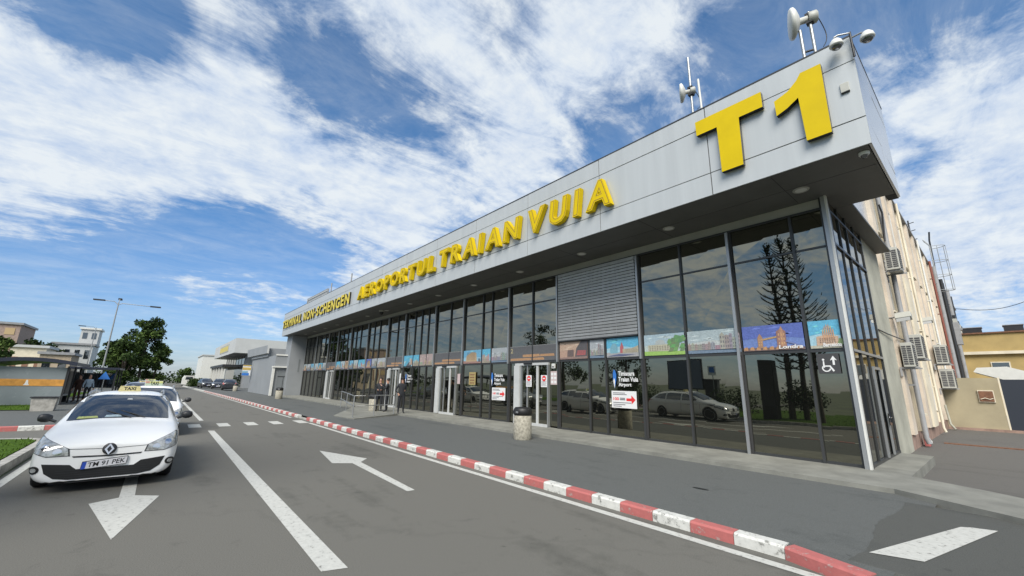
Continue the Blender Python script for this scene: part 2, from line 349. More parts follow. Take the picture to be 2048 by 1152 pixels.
def textmesh(s, bold=0.0, ext=0.0, shear=0.0):
    k = (s, bold, ext, shear)
    if k in _tc: return _tc[k]
    cu = bpy.data.curves.new('t', 'FONT'); cu.body = s; cu.size = 1; cu.offset = bold; cu.extrude = ext; cu.shear = shear; cu.resolution_u = 3
    o = bpy.data.objects.new('t', cu); C.objects.link(o); dg = bpy.context.evaluated_depsgraph_get(); dg.update()
    me = bpy.data.meshes.new_from_object(o.evaluated_get(dg)); bpy.data.objects.remove(o)
    xs = [v.co.x for v in me.vertices] or [0]; ys = [v.co.y for v in me.vertices] or [0]
    _tc[k] = (me, min(xs), max(xs), min(ys), max(ys)); return _tc[k]
def text_to(mb, s, fn, u0, u1, v0, v1, m, bold=0.0, ext=0.0, shear=0.0, d=0.0, dscale=1.0, keep=False):
    """fit text s in the rectangle u0..u1 x v0..v1; fn(u,v,d)"""
    me, a, b, c, e = textmesh(s, bold, ext, shear)
    sx = (u1-u0)/max(1e-6, b-a); sz = (v1-v0)/max(1e-6, e-c)
    if keep: sx = min(sx, sz*1.0)
    mb.mesh(me, lambda co: fn(u0+(co.x-a)*sx, v0+(co.y-c)*sz, d+co.z*dscale), m)
def rnd(seed): return random.Random(seed)

# ================================================================== GROUND
g = MB(); g.add([(-3000, -3000, -.03), (3000, -3000, -.03), (3000, 3000, -.03), (-3000, 3000, -.03)], [(0, 1, 2, 3)], M['ground']); struct('ground', g)
g = MB(); g.add([(-400, -1.85, 0), (40, -1.85, 0), (40, 5.56, 0), (-400, 5.56, 0)], [(0, 1, 2, 3)], M['road'])
g.add([(-21.0, -40, 0), (-17.7, -40, 0), (-17.7, -1.85, 0), (-21.0, -1.85, 0)], [(0, 1, 2, 3)], M['road']); struct('road', g)
g = MB(); g.add([(-110, 4.38, .12), (-70, 5.1, .12), (-42, 5.47, .12), (-22.4, 5.62, .12), (-1.86, 5.60, .12), (-.95, 5.30, .12), (-.95, 9.9, .12), (-110, 9.9, .12)], [(0, 1, 2, 3, 4, 5, 6, 7)], M['pave']); g.add([(-110, 9.901, .12), (-109.9, 9.901, .12), (-109.9, 9.902, .12), (-110, 9.902, .12)], [(0, 1, 2, 3)], M['pave'])
g.add([(-110, 9.902, .12), (-48, 9.902, .12), (-48, 14, .12), (-110, 14, .12)], [(0, 1, 2, 3)], M['pave'])
struct('pavement', g)
g = MB(); jag = rnd(4); ed = [(-1.30+jag.uniform(-.012, .012)+.05*math.sin(i*.17), 5.66+i*.066) for i in range(54)]
pass
vs = [(x, y, .124) for x, y in ed]; n = len(vs); vs += [(x+16, y, .10) for x, y in ed]
g.add(vs, [(i, n+i, n+i+1, i+1) for i in range(n-1)], M['apron'])
g.add([(-1.30, 5.66, .124), (14.7, 5.66, .10), (40, 3.4, .004), (-1.18, 5.3, .004)], [(3, 2, 1, 0)], M['apron']); struct('apron', g)
g = MB(); g.add([(-1.45, 9.0, .0), (60, 9.0, .0), (60, 70, .0), (-1.45, 70, .0)], [(0, 1, 2, 3)], M['yard']); g.add([(-2.3, 15.5, .002), (-1.45, 15.5, .002), (-1.45, 70, .002), (-2.3, 70, .002)], [(0, 1, 2, 3)], M['yard'])
struct('yard', g)
# concrete entrance slab and path
g = MB(); pl = [(-48.0, 9.56), (-1.47, 9.75), (-.1, 8.96), (3.5, 6.9), (3.5, 8.9), (-.07, 10.66), (-.39, 10.89), (-1.43, 11.45), (-1.43, 15.45), (-2.2, 15.45), (-2.2, 11.9), (-48.0, 11.9)]
g.prism(pl, lambda u, v, d: (u, v, d), .2, -.02, M['conc']); o = struct('entrance_path', g)
# crack lines / far drive edge
g = MB(); g.box(-1.7, 9, 21.9, 22.15, 0.0, .03, M['brown']); struct('yard_drain', g)
# left side: pavement behind the side drive, island lawns
g = MB(); g.add([(-110, -14, .14), (-21.2, -14, .14), (-21.2, -2.0, .14), (-110, -2.0, .14)], [(0, 1, 2, 3)], M['pave']); struct('far_pavement', g)
def lawn(name, pts, z, label_seed, h=.05, dens=700):
    g = MB(); g.add([(x, y, z) for x, y in pts], [tuple(range(len(pts)))], M['grass'])
    q = rnd(label_seed); xs = [p[0] for p in pts]; ys = [p[1] for p in pts]
    def inside(x, y):
        c = False; j = len(pts)-1
        for i in range(len(pts)):
            if (pts[i][1] > y) != (pts[j][1] > y) and x < (pts[j][0]-pts[i][0])*(y-pts[i][1])/(pts[j][1]-pts[i][1])+pts[i][0]: c = not c
            j = i
        return c
    k = 0
    while k < dens:
        x = q.uniform(min(xs), max(xs)); y = max(ys) - (max(ys)-min(ys))*q.random()**2
        if not inside(x, y): continue
        k += 1; a = q.uniform(0, 6.28); w = .012; hh = h*q.uniform(.5, 1.3); dx, dy = math.cos(a)*w, math.sin(a)*w
        g.add([(x-dx, y-dy, z), (x+dx, y+dy, z), (x+q.uniform(-.03, .03), y+q.uniform(-.03, .03), z+hh)], [(0, 1, 2)], M['grass'])
    o = g.build(name); tag(o, 'short mown grass', 'grass', kind='stuff'); return o
lawn('lawn', [(-17.0, -16), (30, -16), (30, -2.12), (-16.3, -2.12), (-16.8, -2.3), (-17.0, -2.7)], .15, 1, .06, 9000)['label'] = 'mown grass island beside the road in front of the parked taxi'
lawn('lawn', [(-60, -13), (-31.2, -13), (-30.2, -5.2), (-29.9, -4.0), (-33, -3.9), (-36, -5), (-60, -5)], .17, 2, .08, 3000)['label'] = 'small grass patch beside the shelter end wall'
def kerb(name, pts, w, z0, z1, mats, blk, label, bev=.012):
    """run of kerb stones along a polyline; mats cycle block by block"""
    t = thing(name, label, 'kerb', (pts[0][0], pts[0][1], 0)); P = [Vector((x, y, 0)) for x, y in pts]
    segs = []; 
    for a, b in zip(P, P[1:]):
        n = max(1, round((b-a).length/blk)); segs += [(a+(b-a)*i/n, a+(b-a)*(i+1)/n) for i in range(n)]
    for k, (a, b) in enumerate(segs):
        d = (b-a).normalized(); nn = Vector((-d.y, d.x, 0)); c = (a+b)/2; q = rnd(k*7+3)
        l = (b-a).length/2-.004; jit = nn*q.uniform(-.006, .006)
        mb = MB(); ch = .022
        prof = [(0, z0), (0, z1-ch), (ch, z1+q.uniform(-.003, .003)), (w, z1), (w, z0)]
        vs = [c+jit+nn*u+Vector((0, 0, v))+d*s*l for s in (-1, 1) for u, v in prof]; m = mats[k % len(mats)]
        mb.add(vs, [(0, 1, 2, 3, 4)[::-1], (5, 6, 7, 8, 9)]+[(i, (i+1) % 5, 5+(i+1) % 5, 5+i) for i in range(5)], m)
        yield t, mb
ks = list(kerb('kerb', [(-20.91, 5.47), (-1.83, 5.50), (-1.10, 5.28)], .17, -.02, .13, [M['kred'], M['kwhite']], .53, 'long red and white painted kerb between the road and the terminal pavement'))
for t, mb in ks: mb.build('kerb_stone', t)
ks = list(kerb('kerb', [(-70.0, 4.95), (-42, 5.32), (-22.4, 5.46)], .17, -.02, .13, [M['kwhite'], M['kred']], .62, 'far part of the red and white kerb, beyond the dropped crossing'))
for t, mb in ks: mb.build('kerb_stone', t)
g = MB(); g.box(-22.39, -20.92, 5.47, 5.63, -.02, .05, M['kgrey']); tag(g.build('dropped_kerb'), 'low grey dropped kerb at the crossing, between the two painted runs', 'kerb')
g = MB(); g.prism([(-115, 4.15), (-70.1, 4.95), (-70.1, 5.12), (-115, 4.32)], lambda u, v, d: (u, v, d), .13, -.02, M['kwhite']); tag(g.build('kerb'), 'plain whitish kerb running off into the far distance', 'kerb')
ks = list(kerb('kerb', [(-16.2, -2.1), (12, -2.1)], .18, -.02, .16, [M['kgrey']], 1.0, 'bare grey concrete kerb round the grass island by the near taxi'))
for t, mb in ks: mb.build('kerb_stone', t)
g = MB(); arc = [(-16.2-1.0*math.sin(a), -3.0+1.08*math.cos(a)) for a in [i*math.pi/2/8 for i in range(9)]] + [(-17.2, -16)]
for (a, b) in zip(arc, arc[1:]):
    A, B = Vector((*a, 0)), Vector((*b, 0)); d = (B-A).normalized(); nn = Vector((-d.y, d.x, 0)); g.obox((A+B)/2+Vector((0, 0, .07))+nn*.06, (B-A)/2, nn*.08, (0, 0, .085), M['kgrey'])
tag(g.build('kerb'), 'curved grey kerb turning into the side drive at the end of the grass island', 'kerb')
g2 = [(-21.0, -2.0+.0), (-21.0, -14)]
ks = list(kerb('kerb', [(-21.0, -12.0), (-21.0, -2.05)], .16, -.02, .15, [M['kred'], M['kwhite']], .6, 'red and white kerb across the side drive, left of the near taxi'))
for t, mb in ks: mb.build('kerb_stone', t)
g = MB(); g.box(-70, -21.2, -2.02, -1.86, -.02, .15, M['kgrey']); tag(g.build('kerb'), 'grey kerb on the shelter side of the road behind the taxis', 'kerb')
# road markings
def marking(name, polys, z=.004):
    g = MB()
    for p in polys: g.add([(x, y, z) for x, y in p], [tuple(range(len(p)))], M['wpaint'])
    return g
g = marking('m', [[(-110, 3.95), (-70, 4.62), (-42, 4.98), (-22.6, 5.15), (-22.6, 5.27), (-42, 5.11), (-70, 4.77), (-110, 4.12)]]); struct('road_edge_line', g)
g = marking('m', [[(-19.5, 5.18), (.8, 5.20), (.8, 5.34), (-19.5, 5.31)]]); struct('road_edge_line', g)
g = marking('m', [[(-18.3, 1.62), (-4.55, 1.50), (-4.48, 1.73), (-18.2, 1.80)]]); struct('lane_line', g)
g = marking('m', [[(-60, 1.62), (-22.6, 1.64), (-22.6, 1.79), (-60, 1.78)]]); struct('lane_line', g)
g = marking('m', [[(-21.0, y), (-19.6, y-.02), (-19.6, y+.36), (-21.0, y+.38)] for y in (1.17, 2.09, 3.02, 3.93, 4.9)]); struct('crossing_marks', g)
g = marking('m', [[(-11.85, 3.52), (-10.1, 4.10), (-9.75, 3.82), (-6.80, 3.65), (-6.80, 3.51), (-9.71, 3.62), (-9.96, 3.26)]]); struct('lane_arrow', g)
g = marking('m', [[(-6.80, -.11), (-8.80, -.47), (-8.98, -.16), (-11.6, -.16), (-11.6, .02), (-9.02, .02), (-8.78, .31)]]); struct('lane_arrow', g)
g = marking('m', [[(-17.2, -1.80), (14, -1.80), (14, -1.68), (-17.2, -1.66)]]); struct('road_edge_line', g)
g = MB(); sp_ = [(-1.21, 6.05), (-.64, 8.12), (-.55, 8.2), (-.33, 8.28), (-.80, 6.2)]
g.add([(x, y, .130) for x, y in sp_], [(0, 1, 2, 3, 4)], M['wpaint']); struct('stop_stripe', g)

# ================================================================== TERMINAL BUILDING
TB = thing('terminal_building', 'long low airport terminal with deep grey metal fascia over a dark tinted glass front', 'building', (-2.1, 11.73, 0))
GY = 11.73
q = rnd(11)
# fascia: metal panels over a dark gasket backing
fb = MB(); fb.box(-50.53, -.90, 9.64, 9.9, 6.44, 8.80, M['joint']); fb.box(-1.10, -.90, 9.9, 13.2, 6.44, 8.80, M['joint'])
vx = [-.86, -3.83, -7.21, -10.54, -13.9] + [-13.9-3.36*i for i in range(1, 11)] + [-50.55]; rows = [6.40, 6.985, 8.275, 8.82]
for i in range(len(vx)-1):
    for a, b in zip(rows, rows[1:]):
        x1, x0 = vx[i]-.012 if i else vx[i], vx[i+1]+.012; t0, t1, t2, t3 = [q.uniform(-.004, .004) for _ in range(4)]; z0, z1 = a+(.012 if a > 6.41 else 0), b-(.012 if b < 8.8 else 0)
        fb.add([(x0, 9.60+t0, z0), (x1, 9.60+t1, z0), (x1, 9.60+t2, z1), (x0, 9.60+t3, z1), (x0, 9.64, z0), (x1, 9.64, z0), (x1, 9.64, z1), (x0, 9.64, z1)],
               [(0, 1, 2, 3), (0, 4, 5, 1), (1, 5, 6, 2), (2, 6, 7, 3), (3, 7, 4, 0)], M['alu'])
for y0, y1 in ((9.64, 11.2), (11.2, 13.0)):
    for a, b in zip(rows, rows[1:]):
        t = [q.uniform(-.005, .005) for _ in range(4)]; ya, yb = y0+.008, y1-.008 if y1 < 12.9 else y1; z0, z1 = a+(.012 if a > 6.41 else 0), b-(.012 if b < 8.8 else 0)
        fb.add([(-.86+t[0], ya, z0), (-.86+t[1], yb, z0), (-.86+t[2], yb, z1), (-.86+t[3], ya, z1), (-.90, ya, z0), (-.90, yb, z0), (-.90, yb, z1), (-.90, ya, z1)],
               [(0, 1, 2, 3), (0, 4, 5, 1), (1, 5, 6, 2), (2, 6, 7, 3), (3, 7, 4, 0)], M['alus'])
fb.build('fascia', TB)
g = MB(); g.box(-50.56, -.85, 9.59, 13.0, 8.825, 8.86, M['frame']); g.build('parapet_cap', TB)
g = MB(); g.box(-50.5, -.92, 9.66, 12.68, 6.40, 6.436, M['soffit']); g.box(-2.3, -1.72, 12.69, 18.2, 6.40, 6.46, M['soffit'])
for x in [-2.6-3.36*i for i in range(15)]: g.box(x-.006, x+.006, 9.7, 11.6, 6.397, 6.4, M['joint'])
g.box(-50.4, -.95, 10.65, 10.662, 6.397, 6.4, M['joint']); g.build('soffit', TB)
g = MB(); g.box(-48.2, -2.12, GY-.02, GY+.2, 6.12, 6.397, M['soffl']); g.box(-48.2, -2.06, GY-.07, GY-.021, 6.10, 6.15, M['frame']); g.build('header', TB)
g = MB(); g.box(-48.2, -2.25, 13.0, 40, 0.0, 8.4, M['grey']); g.build('roof_block', TB)
g = MB(); g.box(-2.25, -2.16, 12.7, 19.4, 6.47, 8.86, M['alus']); g.build('side_cladding', TB)
# bays
BAYS = [(-4.40, -2.10, [-2.86], 0), (-7.34, -4.40, [-5.84], 0), (-11.0, -7.34, [-8.75, -9.48], 0), (-13.98, -11.0, [-12.45], 1), (-17.67, -13.98, [-15.28, -16.02], 0),
        (-20.57, -17.67, [-19.0], 1), (-24.42, -20.57, [-21.46, -22.3, -23.13], 0), (-27.0, -24.42, [-25.6], 1), (-30.7, -27.0, [-28.6, -29.6], 0), (-34.3, -30.7, [-32.3, -33.3], 0),
        (-37.6, -34.3, [-35.3, -36.4], 0), (-40.3, -37.6, [-39.0], 1), (-44.2, -40.3, [-41.5, -42.9], 0), (-48.2, -44.2, [-45.5, -46.9], 0)]
def pane(mb, x0, x1, z0, z1, yy, m, qq):
    a, b, c, d = [qq.uniform(-.006, .006) for _ in range(4)]
    mb.add([(x0, yy+a, z0), (x1, yy+b, z0), (x1, yy+c, z1), (x0, yy+d, z1)], [(0, 1, 2, 3)], m)
for bi, (x0, x1, mids, door) in enumerate(BAYS):
    bay = MB(); bay.box(x0, x1, GY-.03, GY+.06, 2.66, 2.74, M['frame']); bay.box(x0, x1, GY-.02, GY+.05, 5.15, 5.20, M['frame']); 
    if not door: bay.box(x0, x1, GY-.03, GY+.05, .2, .26, M['frame'])
    bay.box(x0, x1, GY+.02, GY+.06, 5.72, 6.12, M['black'])
    st = bay; st.box(x0-.035, x0+.035, GY-.12, GY+.04, 2.66 if bi != 0 else .2, 6.1, M['frameb']); st.box(x0-.035, x0+.035, GY-.07, GY+.04, .2, 2.659, M['frame'])
    st.box(x0+.036, x0+.09, GY-.05, GY+.04, .2, 6.1, M['joint']); bo = bay.build('window_bay', TB)
    cols = sorted([x0]+mids+[x1])
    for mx in mids:
        mm = MB(); mm.box(mx-.028, mx+.028, GY-.06, GY+.04, 2.74 if door else .2, 6.1, M['frame']); mm.build('mullion', bo)
    for a, b in zip(cols, cols[1:]):
        for (z0, z1) in ((.26, 2.66), (2.74, 5.15), (5.20, 6.1)):
            if door and z0 < 1: continue
            p = MB(); pane(p, a, b, z0, z1, GY, M['glass'], q); p.build('pane', bo)
    if door:
        d0 = x0+.5; d1 = x1-.5
        p = MB(); pane(p, x0, d0, .26, 2.66, GY, M['glass'], q); p.build('pane', bo); p = MB(); pane(p, d1, x1, .26, 2.66, GY, M['glass'], q); p.build('pane', bo)
        dr = MB(); dr.box(d0, d1, GY-.10, GY+.05, 2.56, 2.655, M['dwhite']); dr.box(d0, d0+.34, GY-.16, GY-.02, .22, 2.555, M['dwhite']); dr.box(d0+.341, d0+.42, GY-.08, GY-.02, .22, 2.555, M['greyd']); dr.box(d1-.05, d1, GY-.10, GY+.05, .2, 2.555, M['frameb'])
        dr.box(d0+.42, d1-.05, GY-.10, GY+.05, .2, .30, M['dwhite']); dr.box(d0+.6, d1-.9, GY-.16, GY-.101, 2.60, 2.655, M['black'])
        do = dr.build('sliding_door', TB)
        c0 = d0+.72; mid = (c0+d1)/2
        for (a, b) in ((d0+.42, c0), (c0, mid), (mid, d1-.05)):
            p = MB(); pane(p, a, b, .30, 2.56, GY-.03, M['glass'], q)
            if a != d0+.42: p.box(a-.0, a+.05, GY-.07, GY-.031, .30, 2.555, M['frameb'] if a == c0 else M['dwhite']); 
            if a == mid: p.box(a-.06, a-.001, GY-.075, GY-.031, .30, 2.555, M['dwhite'])
            p.build('door_leaf', do)
# corner post and glazed side wall
g = MB(); g.box(-2.20, -2.155, GY-.06, GY+.05, .2, 6.397, M['frame']); g.box(-2.15, -2.07, GY-.14, GY+.02, .2, 6.397, M['frameb']); g.box(-2.09, -2.035, GY+.021, GY+.12, .2, 6.39, M['frame'])
g.box(-2.068, -2.03, GY-.15, GY-.02, .2, 6.397, M['white']); g.build('corner_post', TB)
sb = MB(); ys = [GY+.1, 12.75, 13.6, 14.55, 15.5]
for y in ys: sb.box(-2.12, -2.06, y-.022, y+.022, .2, 6.39, M['frame'])
for z in (.23, 2.70, 5.25, 6.1): sb.box(-2.13, -2.05, ys[0], ys[-1], z-.03, z+.03, M['frameb'] if z == 2.70 else M['frame'])
sbo = sb.build('side_window', TB)
for a, b in zip(ys, ys[1:]):
    for z0, z1 in ((.26, 2.67), (2.73, 5.22), (5.28, 6.39)):
        p = MB(); t = [q.uniform(-.004, .004) for _ in range(4)]; p.add([(-2.09+t[0], a, z0), (-2.09+t[1], b, z0), (-2.09+t[2], b, z1), (-2.09+t[3], a, z1)], [(0, 1, 2, 3)], M['glass']); p.build('pane', sbo)
g = MB(); g.box(-2.06, -2.02, 13.65, 13.72, .25, 2.4, M['frameb']); g.box(-2.06, -2.02, 14.44, 14.5, .25, 2.4, M['frameb']); g.box(-2.06, -2.02, 13.73, 14.43, 2.33, 2.4, M['frameb'])
sdo = g.build('side_door', TB); h = MB(); h.tube([(-2.02, 14.38, 1.15), (-1.96, 14.38, 1.15), (-1.96, 14.25, 1.15)], .014, M['chrome'], 6); h.box(-2.02, -2.0, 14.36, 14.40, .95, 1.25, M['chrome']); h.build('handle', sdo)
g = MB(); g.box(-2.35, -2.10, 15.55, 18.3, 0, 6.395, M['olive']); g.build('end_wall', TB)
# louvre blind
g = MB(); g.box(-10.93, -7.40, GY-.12, GY-.06, 6.0, 6.1, M['blind'])
z = 3.46
while z < 6.0:
    t = q.uniform(-.006, .006); g.add([(-10.92, GY-.10+t, z), (-7.41, GY-.10+t, z), (-7.41, GY-.118, z+.086), (-10.92, GY-.118, z+.086), (-10.92, GY-.094+t, z), (-7.41, GY-.094+t, z), (-7.41, GY-.112, z+.086), (-10.92, GY-.112, z+.086)], [(0, 1, 2, 3), (7, 6, 5, 4), (4, 5, 1, 0)], M['blind']); z += .110
for x in (-10.2, -9.2, -8.2): g.box(x-.006, x+.006, GY-.135, GY-.132, 3.46, 6.0, M['blind'])
g.box(-10.93, -7.40, GY-.15, GY-.06, 3.41, 3.455, M['frame']); g.build('louvre_blind', TB)
# downlights
for x in [-2.34-3.35*i for i in range(14)]:
    g = MB(); g.lathe([(.02, 6.40), (.13, 6.398), (.16, 6.385), (.17, 6.40)], (x, 10.87, 0), M['soffl'], 20); g.lathe([(.12, 6.39), (.0001, 6.388)], (x, 10.87, 0), M['white'], 20); g.build('downlight', TB)
g = MB(); g.box(-50.5, -48.2, 10.2, 13, .14, 6.39, M['grey']); g.box(-48.24, -48.18, 11.1, 11.25, 2.6, 3.9, M['greyd']); g.build('left_end_wall', TB)

# ---------- letters
def fn_f(y):
    return lambda u, v, d: (u, y-d, v)
def word_sign(text, X0, X1, z0, z1, label, mface, mside, bold, ext, shear, outline, stand, name='lettering_sign', gapf=.10):
    t = thing(name, label, 'sign', ((X0+X1)/2, 9.6, z0))
    ws = []
    for ch in text: ws.append(.28 if ch == ' ' else (lambda k: k[2]-k[1])(textmesh(ch, bold, ext, shear)))
    tot = sum(ws)+gapf*(len(text)-1); sc = (X1-X0)/tot; x = X0; qq = rnd(len(text))
    for ch, w in zip(text, ws):
        if ch != ' ':
            mb = MB(); zz0, zz1 = z0, z1
            if ch == '-': zz0, zz1 = z0+(z1-z0)*.38, z0+(z1-z0)*.56
            j = qq.uniform(-.02, .02)
            text_to(mb, ch, fn_f(9.6-stand-ext), x, x+w*sc, zz0+j, zz1+j, mside, bold, ext, shear)
            if outline:
                me, a, b, c, e = textmesh(ch, bold, ext, shear); sx = w*sc/(b-a); sz = (zz1-zz0)/(e-c)
                for bb, off, mm in ((bold-.001, .002, mface), (bold*.42, .004, M['brown']), (bold*.12, .007, mface)):
                    m2, *_ = textmesh(ch, bb, 0.0, shear)
                    mb.mesh(m2, lambda co: (x+(co.x-a)*sx, 9.6-stand-2*ext-off, zz0+j+(co.y-c)*sz), mm)
            else:
                me, a, b, c, e = textmesh(ch, bold, ext, shear); sx = w*sc/(b-a); sz = (zz1-zz0)/(e-c); m2, *_ = textmesh(ch, bold-.001, 0.0, shear)
                mb.mesh(m2, lambda co: (x+(co.x-a)*sx, 9.6-stand-2*ext-.003, zz0+j+(co.y-c)*sz), mface)
            mb.build('letter', t)
        x += (w+gapf)*sc
    return t
word_sign('VUIA', -10.32, -6.66, 7.10, 8.03, 'yellow raised letters VUIA, the word nearest the T1 sign', M['yellow'], M['yellow'], .05, .085, .12, True, .03, gapf=.16)
word_sign('TRAIAN', -16.68, -10.78, 7.13, 8.0, 'yellow raised letters TRAIAN in the middle of the fascia', M['yellow'], M['yellow'], .05, .085, .12, True, .03, gapf=.13)
word_sign('AEROPORTUL', -27.52, -17.15, 7.13, 7.98, 'yellow raised letters AEROPORTUL on the fascia', M['yellow'], M['yellow'], .05, .085, .12, True, .03, gapf=.10)
word_sign('TERMINAL NON-SCHENGEN', -50.3, -29.3, 7.15, 8.0, 'flatter pale yellow letters TERMINAL NON-SCHENGEN at the far end of the fascia', M['gold'], M['blacks'], .04, .05, 0.0, False, .01, gapf=.12)
T1 = thing('terminal_number_sign', 'big flat yellow T1 with black edges at the near end of the fascia', 'sign', (-2.7, 9.6, 6.8))
tp = [(-4.03, 8.43), (-4.02, 8.04), (-3.52, 8.04), (-3.51, 6.82), (-3.03, 6.82), (-3.01, 8.04), (-2.50, 8.04), (-2.50, 8.43)]
op = [(-2.27, 8.03), (-2.26, 7.66), (-2.05, 7.74), (-1.83, 7.88), (-1.80, 6.83), (-1.38, 6.83), (-1.37, 8.43), (-1.73, 8.43), (-1.82, 8.29), (-2.0, 8.13)]
for nm, pp in (('letter', tp), ('numeral', op)):
    mb = MB(); mb.prism(pp[::-1], lambda u, v, d: (u, d, v), 9.45, 9.57, M['yellow'], M['blacks']); mb.build(nm, T1)
g = MB(); g.box(-1.15, -1.01, 9.56, 9.6, 7.64, 7.84, M['acw']); g.box(-1.15, -1.01, 9.555, 9.6, 7.62, 7.639, M['dark'])
tag(g.build('junction_box', bevel=.006), 'small cream box fixed to the fascia right of the T1 sign', 'box')

# ---------- posters behind the glass line
def PF(u, v, d): return (u, GY-.045-d, v)
def flat(col):
    col = tuple(.66*c+.07 for c in col); return mat('print_%d_%d_%d' % tuple(int(c*255) for c in col), col, .5, var=.16, vs=30, detail=6)
def poster(x0, x1, kind, label, seed, txt=None):
    mb = MB(); q = rnd(seed); z0, z1 = 2.745, 3.39; w = x1-x0
    pal = dict(
        sky=[(.10, .42, .66), (.28, .55, .70)], deep=[(.04, .10, .48), (.10, .20, .55)], pale=[(.42, .52, .54), (.55, .60, .58)], green=[(.40, .55, .62), (.55, .65, .60)],
        sepia=[(.55, .36, .24), (.50, .30, .2)], cyan=[(.05, .45, .70), (.35, .62, .72)], grey=[(.42, .46, .48), (.52, .54, .54)], pink=[(.45, .33, .30), (.50, .38, .34)])[kind[0]]
    mb.prism([(x0, z0), (x1, z0), (x1, z1), (x0, z1)], PF, -.01, 0, flat(pal[1]))
    mb.prism([(x0, z0+.30), (x0+w*.5, z0+.36), (x1, z0+.27), (x1, z1), (x0, z1)], PF, .003, 0, flat(pal[0]))
    for i in range(5):   # cloud streaks
        u = x0+q.random()*w*.7; v = z0+.36+q.random()*.22; l = w*q.uniform(.12, .3)
        mb.prism([(u, v), (u+l*.5, v-.015), (u+l, v+.01), (u+l*.6, v+.035)], PF, .0045, .0035, flat(tuple(min(.75, c*1.35+.08) for c in pal[0])))
    D = [.006]
    def sh(pts, col, step=.0015): D[0] += step; mb.prism([(x0+a*w, z0+b*.645) for a, b in pts], PF, D[0], D[0]-.001, flat(col))
    k = kind[1]
    def tower(a, wd, h, col, spire=.0, base=.12):
        sh([(a, base), (a+wd, base), (a+wd, h)] + ([(a+wd/2, h+spire)] if spire else []) + [(a, h)], col)
    def windows(a, wd, h, col, n=3, base=.18):
        for i in range(n):
            for j in range(3): sh([(a+wd*(i+.25)/n, base+(h-base)*(j+.2)/3), (a+wd*(i+.7)/n, base+(h-base)*(j+.2)/3), (a+wd*(i+.7)/n, base+(h-base)*(j+.75)/3), (a+wd*(i+.25)/n, base+(h-base)*(j+.75)/3)], col, .0001)
    if k == 'bridge':
        sh([(0, 0), (1, 0), (1, .10), (0, .13)], (.12, .05, .04)); 
        for i in range(9): sh([(i*.11, .04), (i*.11+.08, .03), (i*.11+.07, .16), (i*.11+.02, .15)], (.55, .26, .07), .0002)
        sh([(.30, .38), (.62, .50), (.62, .56), (.30, .45)], (.50, .30, .10)); tower(.26, .085, .52, (.42, .20, .08), .16); tower(.58, .15, .72, (.30, .12, .08), .12); tower(.64, .05, .80, (.48, .22, .10), .12); windows(.60, .12, .68, (.66, .36, .12), 3); windows(.27, .07, .5, (.62, .36, .14), 2)
        sh([(.72, .30), (.95, .12), (.95, .15), (.72, .36)], (.16, .20, .45))
    elif k == 'cathedral':
        sh([(0, 0), (1, 0), (1, .14), (0, .10)], (.50, .48, .36)); sh([(.2, .1), (.85, .1), (.88, .4), (.5, .48), (.22, .42)], (.58, .38, .24))
        for i in range(6): tower(.42+i*.062, .035, .56+.22*math.sin((i+.5)/6*3.14), (.60, .30, .13), .10, .3)
        windows(.3, .5, .38, (.25, .14, .09), 7)
        sh([(.82, .1), (1, .1), (1, .3), (.9, .34)], (.14, .25, .06))
    elif k == 'mansion':
        sh([(0, 0), (1, 0), (1, .16), (0, .2)], (.30, .55, .06)); sh([(.1, .2), (.72, .18), (.72, .5), (.1, .5)], (.52, .50, .34)); sh([(.28, .5), (.55, .5), (.52, .68), (.41, .76), (.31, .68)], (.45, .50, .48)); windows(.12, .58, .46, (.18, .14, .10), 9, .22)
        for i in range(26): a, b = .62+q.random()*.36, .2+q.random()*.68; r = .07; sh([(a-r, b-r*1.2), (a+r*.6, b-r), (a+r, b+r), (a-r*.3, b+r*1.5)], (.05+q.random()*.10, .20+q.random()*.18, .06), .0002)
    elif k == 'skyline':
        sh([(0, 0), (1, 0), (1, .16), (0, .13)], (.12, .20, .30)); x = 0
        while x < .97:
            wd = q.uniform(.04, .1); h = q.uniform(.3, .45)+(q.uniform(.1, .35) if .55 < x < .95 else 0); tower(x, min(wd, 1-x), h, (q.uniform(.24, .42), q.uniform(.22, .38), q.uniform(.22, .36)), q.uniform(0, .12), .15); windows(x, min(wd, 1-x), h, (.10, .10, .12), 2, .18); x += wd
    elif k == 'bus':
        sh([(.55, 0), (1, 0), (1, 1), (.78, 1), (.62, .62)], (.04, .03, .035)); sh([(.28, .15), (.52, .15), (.52, .52), (.30, .52)], (.10, .05, .04)); sh([(.62, .2), (.93, .2), (.95, .46), (.66, .48)], (.42, .05, .05)); sh([(0, 0), (1, 0), (1, .14), (0, .1)], (.25, .14, .11)); windows(.64, .28, .44, (.12, .04, .04), 4, .28)
    elif k == 'spire':
        sh([(0, 0), (1, 0), (1, .2), (0, .25)], (.40, .40, .40)); sh([(.12, .2), (.36, .2), (.36, .55), (.30, .72), (.2, .72), (.12, .5)], (.16, .42, .52)); tower(.44, .11, .5, (.48, .06, .07), .28, .2); sh([(.52, .2), (1, .2), (1, .55), (.8, .42), (.52, .4)], (.46, .40, .26)); windows(.6, .36, .4, (.15, .13, .1), 6, .22); sh([(0, .05), (.5, .04), (.9, .1), (.4, .16)], (.05, .07, .2))
    elif k == 'ruin':
        sh([(0, 0), (1, 0), (1, .12), (0, .2)], (.34, .16, .12)); sh([(.15, .14), (.78, .14), (.74, .78), (.5, .86), (.18, .6)], (.50, .34, .16)); 
        for j in range(3): windows(.2, .5, .26+.2*(j+1), (.14, .07, .04), 7, .26+.2*j)
        tower(.86, .12, .34, (.05, .10, .15), 0)
    elif k == 'plane':
